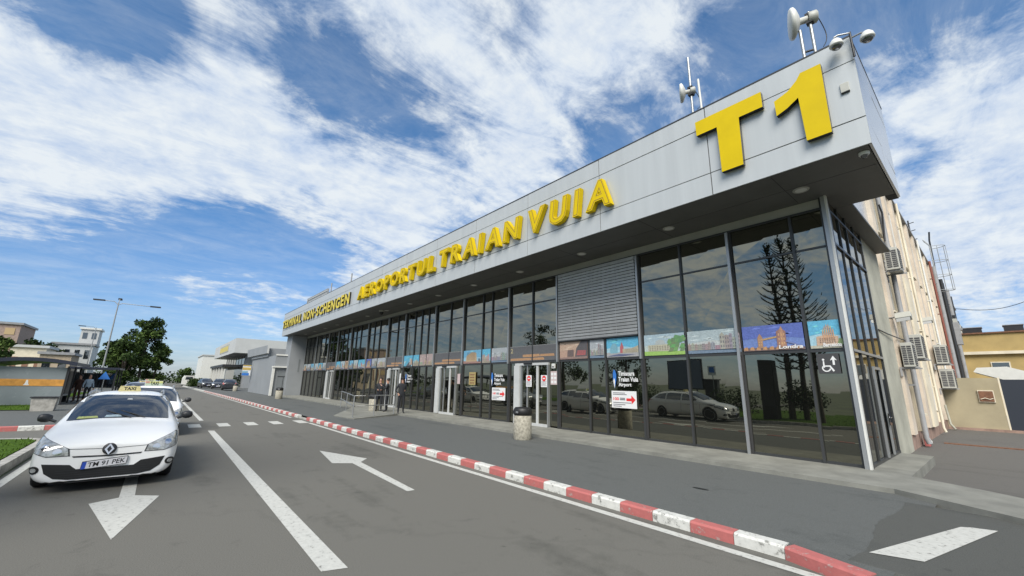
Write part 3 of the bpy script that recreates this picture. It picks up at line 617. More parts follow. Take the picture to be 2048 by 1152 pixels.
        sh([(0, 0), (.35, .0), (.7, .55), (.35, .62)], (.05, .40, .58)); sh([(.30, 0), (.85, .0), (1, .3), (.62, .4)], (.02, .03, .05)); tower(.7, .12, .7, (.50, .50, .45), .1); tower(.85, .12, .6, (.55, .28, .12), .1)
    else:
        sh([(0, 0), (1, 0), (1, .15), (0, .12)], (.35, .30, .22)); x = .04
        while x < .9:
            wd = q.uniform(.08, .2); tower(x, min(wd, .97-x), q.uniform(.28, .66), (q.uniform(.3, .55), q.uniform(.25, .42), q.uniform(.18, .34)), q.choice([0, .1]), .12); windows(x, min(wd, .97-x), .28, (.1, .08, .08), 2); x += wd+.02
    if txt: text_to(mb, txt, PF, x0+(w*.60 if txt == 'Londra' else w*.40), x1-.03, z0+.03, z0+.12, M['signw'], .03, 0, .1, .03)
    return tag(mb.build('city_poster'), label, 'poster', 'city posters along the glass front')
poster(-2.80, -2.17, ('cyan', 'cathedral'), 'poster of an orange cathedral under cyan sky, captioned Barcelona', 21, 'Barcelona')
poster(-4.28, -2.91, ('deep', 'bridge'), 'deep blue poster of a lit tower bridge captioned Londra', 22, 'Londra')
poster(-5.79, -4.34, ('pale', 'skyline'), 'pale grey poster of a white cathedral and square, left of the deep blue bridge poster', 23)
poster(-7.22, -5.89, ('green', 'mansion'), 'poster of a pillared mansion with a bright green lawn and tree', 24)
poster(-8.69, -7.44, ('cyan', 'spire'), 'blue-sky poster with a red spire under the louvre blind', 25)
poster(-9.43, -8.81, ('grey', 'skyline'), 'narrow pale poster under the middle of the louvre blind', 26)
poster(-10.9, -9.54, ('sepia', 'bus'), 'sepia poster with black shape and red bus beside the right-hand entrance', 27)
poster(-15.23, -14.08, ('grey', 'skyline'), 'pale grey skyline poster just left of the right-hand entrance', 28)
poster(-15.97, -15.33, ('cyan', 'other'), 'narrow blue-topped poster between the ruin poster and the grey skyline poster', 29)
poster(-17.56, -16.07, ('sky', 'ruin'), 'poster of a round arched stone ruin under blue sky', 30)
poster(-22.25, -20.64, ('pink', 'other'), 'greyish pink town poster just left of the second entrance', 31)
poster(-23.08, -22.35, ('cyan', 'other'), 'narrow orange and blue poster beside the cyan poster', 32)
poster(-24.33, -23.18, ('cyan', 'plane'), 'light cyan poster crossed by a black wedge', 33)
fl = [(-28.55, -27.1, 'grey'), (-29.55, -28.65, 'grey'), (-30.6, -29.65, 'deep'), (-32.25, -30.8, 'cyan'), (-33.25, -32.35, 'pale'), (-34.2, -33.35, 'sky'), (-35.25, -34.4, 'sepia'), (-36.35, -35.35, 'pale'), (-37.5, -36.45, 'cyan'), (-41.45, -40.4, 'grey'), (-42.85, -41.55, 'cyan'), (-44.1, -42.95, 'pale'), (-45.45, -44.3, 'sky'), (-46.85, -45.55, 'grey'), (-48.1, -46.95, 'pale')]
desc = ['pale misty', 'grey town', 'strong blue', 'cyan-sky', 'whitish', 'blue-topped', 'sepia', 'pale square', 'cyan sea', 'grey street', 'bright cyan', 'whitish tower', 'light blue', 'grey facade', 'pale end']
for i, (a, b, k) in enumerate(fl): poster(a, b, (k, ['other', 'skyline', 'ruin', 'spire'][i % 4]), '%s city poster, number %d of the far row counted away from the third entrance' % (desc[i], i+1), 50+i)
for i, (a, b) in enumerate([(-13.9, -11.05), (-20.5, -17.72), (-26.93, -24.47), (-40.2, -37.65)]):
    mb = MB(); w = b-a; mb.prism([(a, 2.745), (b, 2.745), (b, 3.38), (a, 3.38)], PF, -.01, 0, flat((.055, .055, .06)))
    mb.prism([(a, 3.36), (b, 3.36), (b, 3.385), (a, 3.385)], PF, .004, 0, flat((.22, .22, .21)))
    for (u0, u1, v0, v1) in ((.02, .48, .05, .19), (.49, .75, .05, .19), (.30, .66, .26, .42), (.67, .95, .26, .40)):
        mb.prism([(a+w*u0, 2.745+v0*.64), (a+w*u1, 2.745+v0*.64), (a+w*(u1-.01), 2.745+v1*.64), (a+w*(u0+.0), 2.745+v1*.64)], PF, .004, 0, flat((.56, .28, .09)))
        for kk in (.3, .65): mb.prism([(a+w*(u0+.01), 2.745+(v0+(v1-v0)*kk)*.64), (a+w*(u1-.02), 2.745+(v0+(v1-v0)*kk)*.64), (a+w*(u1-.02), 2.751+(v0+(v1-v0)*kk)*.64), (a+w*(u0+.01), 2.751+(v0+(v1-v0)*kk)*.64)], PF, .0055, .0045, flat((.25, .10, .04)))
    text_to(mb, str(2), PF, a+.05, a+.22, 3.1, 3.30, flat((.5, .42, .2)), .02, 0, 0, .006) if i == 0 else None
    tag(mb.build('door_banner'), ['dark banner with orange bars over the entrance nearest the camera', 'dark banner with orange bars over the second entrance', 'dark banner with orange bars over the entrance behind the two men', 'small dark orange banner over the farthest entrance'][i], 'banner', 'banners over the entrances')
# ---------- notices on the glass
def SF(y=GY-.045): return lambda u, v, d: (u, y-d, v)
g = MB(); g.prism([(-2.72, 2.17), (-2.30, 2.17), (-2.30, 2.62), (-2.72, 2.62)], PF, .004, 0, M['signg'])
g.prism([(-2.43, 2.36), (-2.39, 2.36), (-2.39, 2.48), (-2.345, 2.46), (-2.41, 2.565), (-2.475, 2.46), (-2.43, 2.48)], PF, .008, .005, M['signw'])
ar = [(.085*math.cos(t), .085*math.sin(t)) for t in [R(150)+R(200)*i/14 for i in range(15)]]; ai = [(.06*math.cos(t), .06*math.sin(t)) for t in [R(150)+R(200)*i/14 for i in range(15)]]
for i in range(14): g.prism([(-2.56+ar[i][0], 2.29+ar[i][1]), (-2.56+ar[i+1][0], 2.29+ar[i+1][1]), (-2.56+ai[i+1][0], 2.29+ai[i+1][1]), (-2.56+ai[i][0], 2.29+ai[i][1])], PF, .008, .005, M['signw'])
g.lathe([(.024, 0), (.0001, .003)], (-2.60, GY-.053, 2.48), M['signw'], 12, (0, -1, 0)); g.prism([(-2.62, 2.30), (-2.585, 2.30), (-2.585, 2.445), (-2.61, 2.45)], PF, .008, .005, M['signw']); g.prism([(-2.60, 2.32), (-2.50, 2.32), (-2.44, 2.21), (-2.41, 2.23), (-2.48, 2.35), (-2.60, 2.35)], PF, .0085, .0055, M['signw'])
tag(g.build('accessible_route_sign'), 'dark grey square sign with wheelchair symbol and up arrow on the glass', 'sign')
def airport_sign(x, z, s, label, grp):
    t = thing('airport_name_decal', label, 'sign', (x, GY-.05, z), grp)
    g = MB(); leaf = [(0, 0), (.075, .28), (.085, .48), (.045, .62), (-.02, .66), (-.06, .52), (-.055, .3)]
    g.prism([(x+a*s, z+b*s) for a, b in leaf], PF, .003, 0, M['signb']); g.prism([(x+a*s, z+b*s) for a, b in [(0, 0), (.03, .26), (-.01, .36), (-.05, .26)]], PF, .005, .0035, M['signw']); g.build('emblem', t)
    for i, w in enumerate(('Timisoara', 'Traian Vuia', 'Airport')):
        g = MB(); text_to(g, w, PF, x+.17*s, x+(.17+.062*len(w)*(1.1))*s+.05, z+(.47-.2*i)*s-.03, z+(.61-.2*i)*s-.01, M['signw'], .03, 0, 0, .002); g.build('wording', t)
airport_sign(-8.42, 1.72, .93, 'white words Timisoara Traian Vuia Airport with blue leaf, under the louvre blind', None)
airport_sign(-15.15, 1.68, .93, 'white words Timisoara Traian Vuia Airport with blue leaf, left of the nearest entrance', None)
airport_sign(-23.9, 1.70, .9, 'white airport name lettering on the glass, just right of the men at the door', None)
def notice_arrow(x0, x1, z0, z1, label, n):
    g = MB(); g.prism([(x0, z0), (x1, z0), (x1, z1), (x0, z1)], PF, .006, 0, M['signw']); w = x1-x0; h = z1-z0
    P = lambda pts, m: g.prism([(x0+a*w, z0+b*h) for a, b in pts], PF, .009, .007, m)
    P([(.60, .42), (.80, .42), (.80, .24), (.96, .5), (.80, .76), (.80, .58), (.60, .58)], M['red'])
    for v, a, b in ((.88, .06, .55), (.79, .06, .62), (.31, .06, .78), (.2, .06, .55), (.1, .06, .4)): P([(a, v-.02), (b, v-.02), (b, v+.02), (a, v+.02)], M['txt'])
    text_to(g, '100', PF, x0+.07*w, x0+.30*w, z0+.44*h, z0+.62*h, M['red'], .03, 0, 0, .0085); P([(.34, .46), (.55, .46), (.55, .52), (.34, .52)], M['txt']); P([(.34, .55), (.55, .55), (.55, .60), (.34, .60)], M['txt'])
    return tag(g.build('arrow_notice'), label, 'sign')
notice_arrow(-8.55, -7.60, 1.10, 1.64, 'white notice with red arrow below the airport lettering under the blind', 1)
notice_arrow(-15.12, -14.17, 1.08, 1.62, 'white notice with red arrow, left of the nearest entrance', 2)
def notice_door(x0, x1, z0, z1, label):
    g = MB(); F = SF(GY-.08); g.prism([(x0, z0), (x1, z0), (x1, z1), (x0, z1)], F, .006, 0, M['signw']); cx = (x0+x1)/2; r = (x1-x0)*.33; cz = z1-.13
    g.prism([(cx+r*math.cos(a), cz+r*math.sin(a)) for a in [k*math.pi/8 for k in range(16)]], F, .009, .007, M['red']); g.prism([(cx-r*.6, cz-r*.2), (cx+r*.6, cz-r*.2), (cx+r*.6, cz+r*.2), (cx-r*.6, cz+r*.2)], F, .0115, .0095, M['signw'])
    for i in range(5): g.prism([(x0+.03, z0+.05+i*.04), (x1-.04-.02*(i % 2), z0+.05+i*.04), (x1-.04-.02*(i % 2), z0+.062+i*.04), (x0+.03, z0+.062+i*.04)], F, .009, .007, M['txt'])
    return tag(g.build('door_notice'), label, 'sign')
notice_door(-12.78, -12.45, 1.70, 2.16, 'white paper notice with red round symbol on the left leaf of the nearest door')
notice_door(-11.90, -11.56, 1.70, 2.16, 'white paper notice with red round symbol on the right leaf of the nearest door')
g = MB(); g.prism([(-11.40, 1.80), (-11.06, 1.80), (-11.06, 2.31), (-11.40, 2.31)], PF, .006, 0, M['pink'])
for i in range(3):
    for j in range(2): g.prism([(-11.37+j*.16, 1.85+i*.15), (-11.25+j*.16, 1.85+i*.15), (-11.25+j*.16, 1.95+i*.15), (-11.37+j*.16, 1.95+i*.15)], PF, .008, .007, M['signw'])
tag(g.build('pictogram_notice'), 'pale pink notice of small pictograms right of the nearest door', 'sign')
g = MB(); g.box(-11.30, -11.14, GY-.10, GY-.04, 2.42, 2.60, M['white']); g.box(-11.27, -11.17, GY-.105, GY-.101, 2.45, 2.5, M['txt']); tag(g.build('door_control_box', bevel=.008), 'small white box above the pink notice by the nearest door', 'box')
g = MB(); g.prism([(-18.05, 1.75), (-17.8, 1.75), (-17.8, 2.25), (-18.05, 2.25)], PF, .006, 0, M['pink']); tag(g.build('pictogram_notice'), 'narrow pale notice right of the second entrance', 'sign')
g = MB(); g.prism([(-24.62, 1.7), (-24.45, 1.7), (-24.45, 2.3), (-24.62, 2.3)], SF(GY-.12), .006, 0, M['signw']); tag(g.build('door_notice'), 'tall narrow white notice behind the man at the third entrance', 'sign')
g = MB(); g.prism([(-17.0, 1.72), (-16.45, 1.72), (-16.45, 2.32), (-17.0, 2.32)], PF, .006, 0, flat((.42, .30, .06))); 
for i in range(4): g.prism([(-16.93, 1.78+i*.13), (-16.55, 1.78+i*.13), (-16.55, 1.83+i*.13), (-16.93, 1.83+i*.13)], PF, .008, .007, M['brown'])
tag(g.build('yellow_notice'), 'mustard yellow notice on the glass below the round ruin poster', 'sign')
# ================================================================== BEIGE BUILDING (right, receding)
BX = -2.17
BB = thing('old_terminal_wing', 'tall narrow-looking beige plaster building with pipes and air conditioners, receding right of the glass hall', 'building', (BX, 18.3, 0))
g = MB(); g.box(-14, BX, 18.31, 68, .45, 10.9, M['beige']); g.build('wall', BB)
g = MB(); g.box(-14, BX+.06, 18.305, 68.05, -.02, .449, M['plinth']); g.build('plinth', BB)
g = MB(); g.box(-14.1, BX+.16, 18.2, 68.1, 10.901, 11.0, M['pipeg']); g.build('roof_edge', BB)
q = rnd(77)
for i, y in enumerate([18.9, 20.9, 23.2, 25.6, 28.1, 30.6, 33.2, 35.9, 38.8, 41.8, 45, 48.4, 52, 56, 60.5, 65]):
    g = MB(); g.box(BX+.001, BX+.13, y-.32, y+.32, .46, 10.88, M['cream'] if i % 3 == 1 else M['beige']); g.build('pilaster', BB)
for i, y in enumerate([19.9, 22.05, 24.4, 26.85, 29.3, 31.9, 34.5, 37.3, 40.3, 43.4, 46.7, 50.2, 54]):
    for z0, z1 in ((1.0, 2.6), (4.6, 6.6), (7.6, 9.9)):
        if z0 == 1.0 and i % 2 == 0: continue
        g = MB(); yy = y; g.box(BX+.001, BX+.05, yy-.42, yy-.36, z0, z1, M['white']); g.box(BX+.001, BX+.05, yy+.36, yy+.42, z0, z1, M['white']); g.box(BX+.001, BX+.05, yy-.359, yy+.359, z1-.06, z1, M['white'])
        g.box(BX+.001, BX+.02, yy-.358, yy+.358, z0+.02, z1-.061, M['cglass']); g.box(BX+.001, BX+.14, yy-.48, yy+.48, z0-.06, z0-.001, M['cream']); g.build('window', BB)
for y, m, r in ((19.85, M['pipeg'], .075), (20.35, M['white'], .05), (26.3, M['cream'], .05), (33.9, M['white'], .05), (40.2, M['piper'], .07), (42.2, M['pipeg'], .12), (47.5, M['dark'], .12), (49.3, M['dark'], .10), (53, M['pipeg'], .14), (57, M['dark'], .12)):
    g = MB(); g.tube([(BX+.17+r, y, 10.8), (BX+.17+r, y, .30), (BX+.22+r, y, .12)], r, m, 10)
    for z in (2, 4.5, 7, 9.5): g.box(BX, BX+.17+r, y-r*1.2, y+r*1.2, z, z+.05, m)
    g.build('downpipe', BB)
g = MB(); g.box(BX+.131, BX+.2, 23.6, 24.9, .46, 6.6, M['cream']); g.build('wall_panel', BB)
g = MB(); g.tube([(-2.08, 15.8, 3.55), (-2.05, 17, 3.53), (-1.98, 18.9, 3.53), (-1.95, 20.2, 3.55)], .018, M['dark'], 6); tag(g.build('wall_cable'), 'thin dark cable strung low across the grey end wall towards the air conditioners', 'cable')
g = MB(); g.tube([(-1.9, 19.5, 8.6), (-1.87, 19.65, 8.3), (-1.9, 19.7, 7.9), (-1.95, 19.65, 7.2)], .03, M['dark'], 6); tag(g.build('wall_cable'), 'short bent black cable above the highest air conditioner', 'cable')
def ac(x, y, z, w, h, label, d=.34, front='y'):
    """unit with its grille towards the camera end of the wall"""
    t = thing('air_conditioner', label, 'air conditioner', (x, y, z), 'air conditioners on the beige wall')
    g = MB(); g.box(x, x+d, y, y+w, z, z+h, M['acw']); g.build('casing', t, .012)
    g = MB()
    n = 9
    for i in range(n):
        for a, b in ((.10, .46), (.54, .90)):
            g.box(x+d*a, x+d*b, y-.012, y-.002, z+h*(.10+.8*i/n), z+h*(.10+.8*(i+.62)/n), M['acg'])
    g.build('side_grille', t)
    g = MB(); g.box(x+d+.002, x+d+.02, y+.08, y+w-.28, z+.06, z+h-.06, M['acg']); 
    for i in range(10): zz = z+.08+i*(h-.16)/9; g.box(x+d+.021, x+d+.028, y+.07, y+w-.27, zz-.008, zz+.008, M['acw'])
    g.build('fan_grille', t)
    g = MB(); g.box(x-.12, x+d+.08, y+.06, y+.10, z-.05, z-.005, M['pipeg']); g.box(x-.12, x+d+.08, y+w-.10, y+w-.06, z-.05, z-.005, M['pipeg']); g.box(x-.12, x-.07, y+.06, y+w-.06, z-.30, z-.051, M['pipeg']); g.build('bracket', t)
    return t
ac(-1.98, 18.95, 5.95, .85, .80, 'highest air conditioner, alone near the top of the wall above the floodlight', .36)
ac(-1.98, 18.45, 2.58, .8, .78, 'nearer of the two paired air conditioners at mid height, front grille dark', .28)
ac(-1.98, 20.4, 2.95, .9, .85, 'farther and larger of the two paired air conditioners at mid height', .38)
ac(-1.98, 30.2, 2.0, 1.0, .95, 'white air conditioner just above the top of the low cream wall', .5)
ac(-1.98, 30.0, 3.2, 1.0, .95, 'air conditioner stacked above the one over the low cream wall', .45)
def flood(x, y, z, label):
    t = thing('floodlight', label, 'floodlight', (x, y, z))
    g = MB(); g.obox((x+.20, y, z), (.20, 0, .02), (0, .13, -.05), (.0, .03, .09), M['acw']); g.build('housing', t, .01)
    g = MB(); g.obox((x+.20, y-.16, z-.10), (.17, 0, .02), (0, .004, -.002), (0, .03, .07), M['frameb']); g.build('lens', t)
    g = MB(); g.tube([(x-.2, y+.1, z), (x-.02, y+.05, z), (x+.05, y, z)], .025, M['pipeg'], 6); g.build('bracket', t)
flood(-1.96, 18.5, 4.22, 'cream floodlight on the beige wall between the high and paired air conditioners')
flood(-1.98, 26.5, 5.0, 'smaller far floodlight on the beige wall past the paired air conditioners')
# roof ladder with cage, masts
t = thing('roof_ladder', 'caged steel roof ladder standing above the beige roof edge', 'ladder', (-1.7, 46, 10.0))
g = MB(); 
for y in (45.75, 46.25): g.tube([(-2.0, y, 8.2), (-2.0, y, 13.4), (-2.3, y, 13.9)], .035, M['lampm'], 6)
for i in range(17): g.tube([(-2.0, 45.75, 8.4+i*.3), (-2.0, 46.25, 8.4+i*.3)], .018, M['lampm'], 5)
g.build('rails', t)
g = MB()
for z in (9.6, 10.8, 12.0, 13.2): g.tube([(-2.0+.85*math.sin(a), 46-.5*math.cos(a), z) for a in [math.pi*i/10 for i in range(11)]], .022, M['lampm'], 5)
for a in (.5, 1.1, 1.57, 2.1, 2.7): g.tube([(-2.0+.85*math.sin(a), 46-.5*math.cos(a), 9.6), (-2.0+.85*math.sin(a), 46-.5*math.cos(a), 13.2)], .018, M['lampm'], 5)
g.build('cage', t)
g = MB(); g.tube([(-2.6, 41, 11), (-2.6, 41, 14.3)], .05, M['dark'], 6)
for z in (12, 12.7, 13.4, 14.0): g.tube([(-2.9, 41, z), (-2.3, 41, z+.1)], .03, M['dark'], 5)
tag(g.build('roof_mast'), 'dark mast with short crossbars at the edge of the beige roof', 'mast')
g = MB(); g.lathe([(.02, 0), (.35, .1), (.5, .22)], (-2.9, 36.5, 12.2), M['white'], 16, (0, -1, .3)); g.tube([(-2.9, 36.6, 10.9), (-2.9, 36.6, 12.2)], .04, M['pipeg'], 6); tag(g.build('roof_dish'), 'pale dish on a short stand on the beige roof before the dark mast', 'antenna')
g = MB(); g.tube([(-2.1, 47.5, 8.5), (-2.0, 47.5, 14.2), (-1.9, 47.4, 14.9)], .06, M['dark'], 7); tag(g.build('roof_mast'), 'plain dark post rising beside the caged ladder', 'mast')
g = MB(); g.tube([(-1.9+.42*i, 55-.1*i, 9.4-.9*math.sin(math.pi*i/14)*.9+.05*i) for i in range(15)], .025, M['dark'], 5); tag(g.build('overhead_cable'), 'sagging overhead cable above the yellow building', 'cable')
g = MB(); 
for i in range(9): yy = 49+i*1.6; g.box(-2.0, -1.5-.1*(i % 3), yy, yy+.9, 5.6+.55*(i % 4), 7.4+.5*(i % 3), [M['pipeg'], M['acw'], M['dark']][i % 3])
g.box(-2.03, -1.9, 49, 62, 5.5, 8.6, M['pipeg']); tag(g.build('duct_work'), 'jumble of grey ducts and boxes on the far end of the beige wall', 'ducts')
# yellow building
YB = thing('yellow_building', 'two storey yellow plaster building with flat roof behind the cream yard wall', 'building', (8, 55, 0))
g = MB(); g.box(-2.15, 40, 55, 70, 0, 5.1, M['yellowp']); g.box(-2.15, 40, 54.95, 70, 5.35, 6.9, M['yellowp']); g.box(-2.15, 40, 54.7, 70, 5.101, 5.349, M['cream']); g.build('wall', YB)
g = MB(); g.box(-2.2, 40.1, 54.8, 70.1, 6.901, 7.02, M['brown']); g.build('roof', YB)
for x in (-.35, 2.0, 4.4, 6.8):
    g = MB(); g.box(x, x+1.1, 54.93, 54.99, 2.7, 4.45, M['cream']); g.build('window', YB)
    p = MB(); p.box(x+.08, x+1.02, 54.90, 54.929, 2.78, 4.37, M['cglass']); p.build('pane', C.objects[[o.name for o in C.objects if o.name.startswith('window') and o.parent == YB][-1]])
def rooftop(x0, x1, y, z, h, label):
    g = MB(); g.box(x0, x1, y, y+1.4, z+.12, z+h, M['dark']); g.box(x0-.05, x1+.05, y-.05, y+1.45, z+h, z+h+.06, M['pipeg']); g.box(x0+.1, x0+.2, y+.1, y+.2, z, z+.12, M['dark']); g.box(x1-.2, x1-.1, y+1.1, y+1.2, z, z+.12, M['dark'])
    tag(g.build('roof_unit'), label, 'roof unit')
rooftop(-1.6, -.4, 56, 7.02, .55, 'long dark rooftop unit at the left end of the yellow building')
rooftop(.9, 2.0, 56, 7.02, .6, 'square dark rooftop unit right of the long one on the yellow building')
g = MB(); g.box(-2.1, -.12, 31.0, 31.3, .12, 2.52, M['creamw']); g.box(-2.1, 14, 30.9, 31.4, -.01, .119, M['plinth']); tag(g.build('yard_wall'), 'low cream rendered wall closing the yard beside the beige building', 'wall')
t = thing('planter_board', 'small reddish brown framed board on the cream yard wall', 'board', (-.5, 30.98, 1.4))
g = MB(); g.box(-.86, -.33, 30.93, 30.998, 1.36, 1.93, M['cream']); g.build('frame', t); g = MB(); g.box(-.83, -.36, 30.90, 30.929, 1.40, 1.89, M['brown']); g.tube([(-.8, 30.88, 1.5), (-.65, 30.87, 1.56), (-.5, 30.88, 1.5), (-.38, 30.88, 1.55)], .02, M['cream'], 5); g.build('panel', t)
t = thing('yard_gate', 'dark blue-black metal sliding gate right of the cream wall', 'gate', (1.5, 31.1, 0))
g = MB(); g.box(-.05, 5, 31.05, 31.15, .13, 2.45, M['gate']); g.build('leaf', t); g = MB(); g.box(-.11, -.051, 31.0, 31.25, .12, 2.55, M['cream']); g.build('post', t)
g = MB(); g.lathe([(.0001, 1.5), (.5, 1.42), (.72, 1.0), (.74, .5), (.72, 0)], (.35, 34.5, 2.1), M['white'], 20, (0, 0, 1)); g.box(-.6, 1.6, 34.1, 36.5, 2.55, 2.75, M['greyl']); g.box(-.3, 1.5, 34.2, 36.4, 0, 2.549, M['grey'])
g = MB(); g.prism([(-.9, 2.9), (-.75, 3.12), (.3, 3.16), (1.3, 2.75), (1.5, 2.4), (.2, 2.45)], lambda u, v, d: (u, d, v), 33.5, 35.6, M['white'], M['greyl']); g.box(-.1, 1.3, 33.7, 35.4, 0, 2.6, M['greyl'])
tag(g.build('van', bevel=.05), 'white rounded van top showing above the cream wall and dark gate', 'van')
g = MB(); g.box(-2.04, -1.9, 20.2, 20.5, .0, .32, M['kred']); g.box(-1.95, -1.84, 20.22, 20.3, .1, .2, M['kwhite']); tag(g.build('red_marker', bevel=.02), 'small red block at the foot of the beige wall', 'marker')
g = MB(); g.tube([(-2.0, 29.9, 1.2), (-1.95, 29.9, .3), (-1.8, 29.8, .05)], .05, M['olive'], 6); tag(g.build('drain_spout'), 'short bent drain at the corner of the beige and cream walls', 'pipe')

# ================================================================== ROOFTOP EQUIPMENT ON THE TERMINAL
def dish(x, y, z, r, ax, label, s=1.0, pole2=True, whip=0):
    t = thing('microwave_antenna', label, 'antenna', (x, y, 8.86)); ax = Vector(ax).normalized(); side = Vector((ax.y, -ax.x, 0)).normalized()
    g = MB(); g.lathe([(.0001, -.015), (r*.93, 0), (r, .03), (r, r*.22), (r*.86, r*.34), (r*.45, r*.52), (r*.22, r*.58), (r*.22, r*1.0), (.0001, r*1.0)], Vector((x, y, z))-ax*0, M['white'], 28, -ax); g.build('drum', t)
    bk = Vector((x, y, z))-ax*r*.95
    g = MB(); g.lathe([(r*.36, 0), (r*.4, r*.06), (r*.4, r*.42), (r*.3, r*.5)], bk-ax*r*.1, M['acw'], 16, -ax); g.build('radio_unit', t)
    p0 = bk-ax*r*.15+side*.0; g = MB(); g.tube([(p0.x, p0.y, 8.7), (p0.x, p0.y, z+(whip or r*.5))], .035*s, M['steel'], 8)
    if pole2:
        p1 = Vector((x, y, z))+ax*0-ax*r*.5; g.tube([(p1.x, p1.y, 8.7), (p1.x, p1.y, z-.25)], .035*s, M['steel'], 8); g.tube([(p1.x, p1.y, 9.55), (p0.x, p0.y, 9.55)], .025, M['dark'], 6)
    for zz in (z-.12, z+.1): g.box(p0.x-.07, p0.x+.07, p0.y-.07, p0.y+.07, zz-.03, zz+.03, M['dark'])
    g.box(p0.x-.06, p0.x+.06, p0.y-.06, p0.y+.06, 8.86, 8.95, M['dark']); g.build('mast', t)
    g = MB(); a = bk-ax*r*.6; pts = [a+Vector((0, 0, -.05))+side*(.22*math.sin(math.pi*i/8))*1+Vector((.14*math.sin(math.pi*i/8), 0, -(z-.5-9.1)*i/8)) for i in range(9)]; g.tube(pts, .010, M['dark'], 5); g.build('feed_cable', t)
dish(-1.93, 10.3, 10.42, .36, (-.95, -.35, 0), 'grey drum microwave antenna on two short poles, above the numeral of the T1 sign')
dish(-4.74, 10.3, 10.18, .27, (-.9, -.45, 0), 'smaller white drum antenna with a whip aerial, above the T of the T1 sign', 1, False, 1.15)
g = MB(); g.tube([(-4.10, 10.15, 8.7), (-4.13, 10.15, 10.2)], .03, M['white'], 8); tag(g.build('rod_antenna'), 'plain white rod aerial beside the smaller drum antenna', 'antenna')
for i, (x, h) in enumerate([(-31.5, 1.1), (-36.5, 1.2), (-44, .9)]):
    g = MB(); g.tube([(x, 10.2, 8.8), (x, 10.2, 8.86+h)], .05, M['pipeg'], 6); tag(g.build('roof_rod'), ['short grey rod on the roof above the word NON-SCHENGEN', 'taller grey rod on the roof farther along, above the word TERMINAL', 'thin far rod near the raised roof screen'][i], 'rod')
g = MB(); g.box(-47.5, -40.5, 11.0, 11.15, 8.6, 10.4, M['grey']); g.box(-47.5, -47.3, 11.0, 16, 8.6, 10.4, M['grey'])
for i in range(5): g.box(-47.5, -40.5, 10.96, 10.998, 8.95+i*.3, 9.02+i*.3, M['greyl'])
tag(g.build('roof_screen'), 'grey louvred screen raised on the roof at the far end of the terminal', 'screen')
t = thing('corner_camera_mount', 'pole bracket with two white dome cameras at the top corner of the fascia', 'security camera', (-.83, 9.55, 8.8))
g = MB(); g.tube([(-.84, 9.52, 8.28), (-.84, 9.52, 8.86)], .022, M['dark'], 6); g.tube([(-.84, 9.52, 8.84), (-1.02, 9.42, 8.85), (-1.08, 9.40, 8.82)], .018, M['steel'], 6); g.tube([(-.84, 9.52, 8.72), (-.68, 9.50, 8.71), (-.60, 9.49, 8.66)], .018, M['steel'], 6); g.build('bracket', t)
def dome(x, y, z, t, s=1.0):
    g = MB(); g.lathe([(.0001, .15*s), (.06*s, .145*s), (.10*s, .09*s), (.118*s, .02*s), (.118*s, 0), (.10*s, -.012*s)], (x, y, z), M['white'], 24); o = g.build('dome_housing', t)
    g = MB(); g.lathe([(.095*s, -.005*s), (.085*s, -.05*s), (.05*s, -.078*s), (.0001, -.085*s)], (x, y, z), M['cglass'], 20); g.lathe([(.03*s, -.084*s), (.0001, -.088*s)], (x, y, z), M['chrome'], 12); g.build('lens_dome', t)
dome(-1.06, 9.38, 8.60, t); dome(-.60, 9.46, 8.50, t)
t = thing('dome_camera', 'white dome camera under the soffit at the near corner', 'security camera', (-1.03, 9.93, 6.4)); g = MB(); g.lathe([(.09, 0), (.09, -.04), (.075, -.06)][::-1], (-1.03, 9.93, 6.395), M['white'], 20); g.build('dome_housing', t); g = MB(); g.lathe([(.0001, -.12), (.04, -.11), (.06, -.06)], (-1.03, 9.93, 6.395), M['cglass'], 16); g.build('lens_dome', t)
t = thing('dome_camera', 'small grey dome camera halfway along the shaded soffit', 'security camera', (-26, 10.6, 6.4)); g = MB(); g.lathe([(.16, -.1), (.18, 0)], (-26, 10.6, 6.395), M['soffl'], 16); g.build('dome_housing', t); g = MB(); g.lathe([(.0001, -.3), (.1, -.26), (.15, -.11)], (-26, 10.6, 6.395), M['black'], 14); g.build('lens_dome', t)

# ================================================================== STREET FURNITURE
def bin_(x, y, z, label, first=[None]):
    if first[0] is None:
        t = thing('litter_bin', label, 'litter bin', (x, y, z), 'round concrete litter bins'); first[0] = t
        g = MB(); g.lathe([(.27, 0), (.285, .03), (.285, .70), (.26, .72)], (x, y, z), M['conc2'], 28); g.build('drum', t)
        g = MB(); g.lathe([(.255, .715), (.29, .74), (.29, .90), (.24, .96), (.0001, .98)], (x, y, z), M['black'], 28); g.build('lid', t)
        g = MB(); g.box(x-.12, x+.12, y-.305, y-.284, z+.77, z+.87, M['dark']); g.box(x+.02, x+.13, y-.31, y-.304, z+.80, z+.85, M['frameb']); g.build('flap', t)
        return t
    return dup(first[0], (x, y, z), q.uniform(0, 3), label, 'round concrete litter bins')
bin_(-10.0, 8.98, .12, 'near concrete litter bin with black lid in front of the closest entrance')
bin_(-22.75, 9.35, .12, 'concrete litter bin behind the ramp handrail next to the men')
bin_(-41.5, 8.35, .12, 'concrete litter bin by the grey door beyond the glass front')
bin_(-67.5, 8.2, .12, 'farthest concrete litter bin, small, by the distant canopy')
g = MB(); g.add([(-21.2, 6.75, .142), (-19.0, 6.95, .142), (-20.2, 9.55, .205), (-26.5, 9.55, .205), (-26.5, 9.7, .205), (-20.2, 9.7, .205)], [(0, 1, 2, 3)], M['conc'])
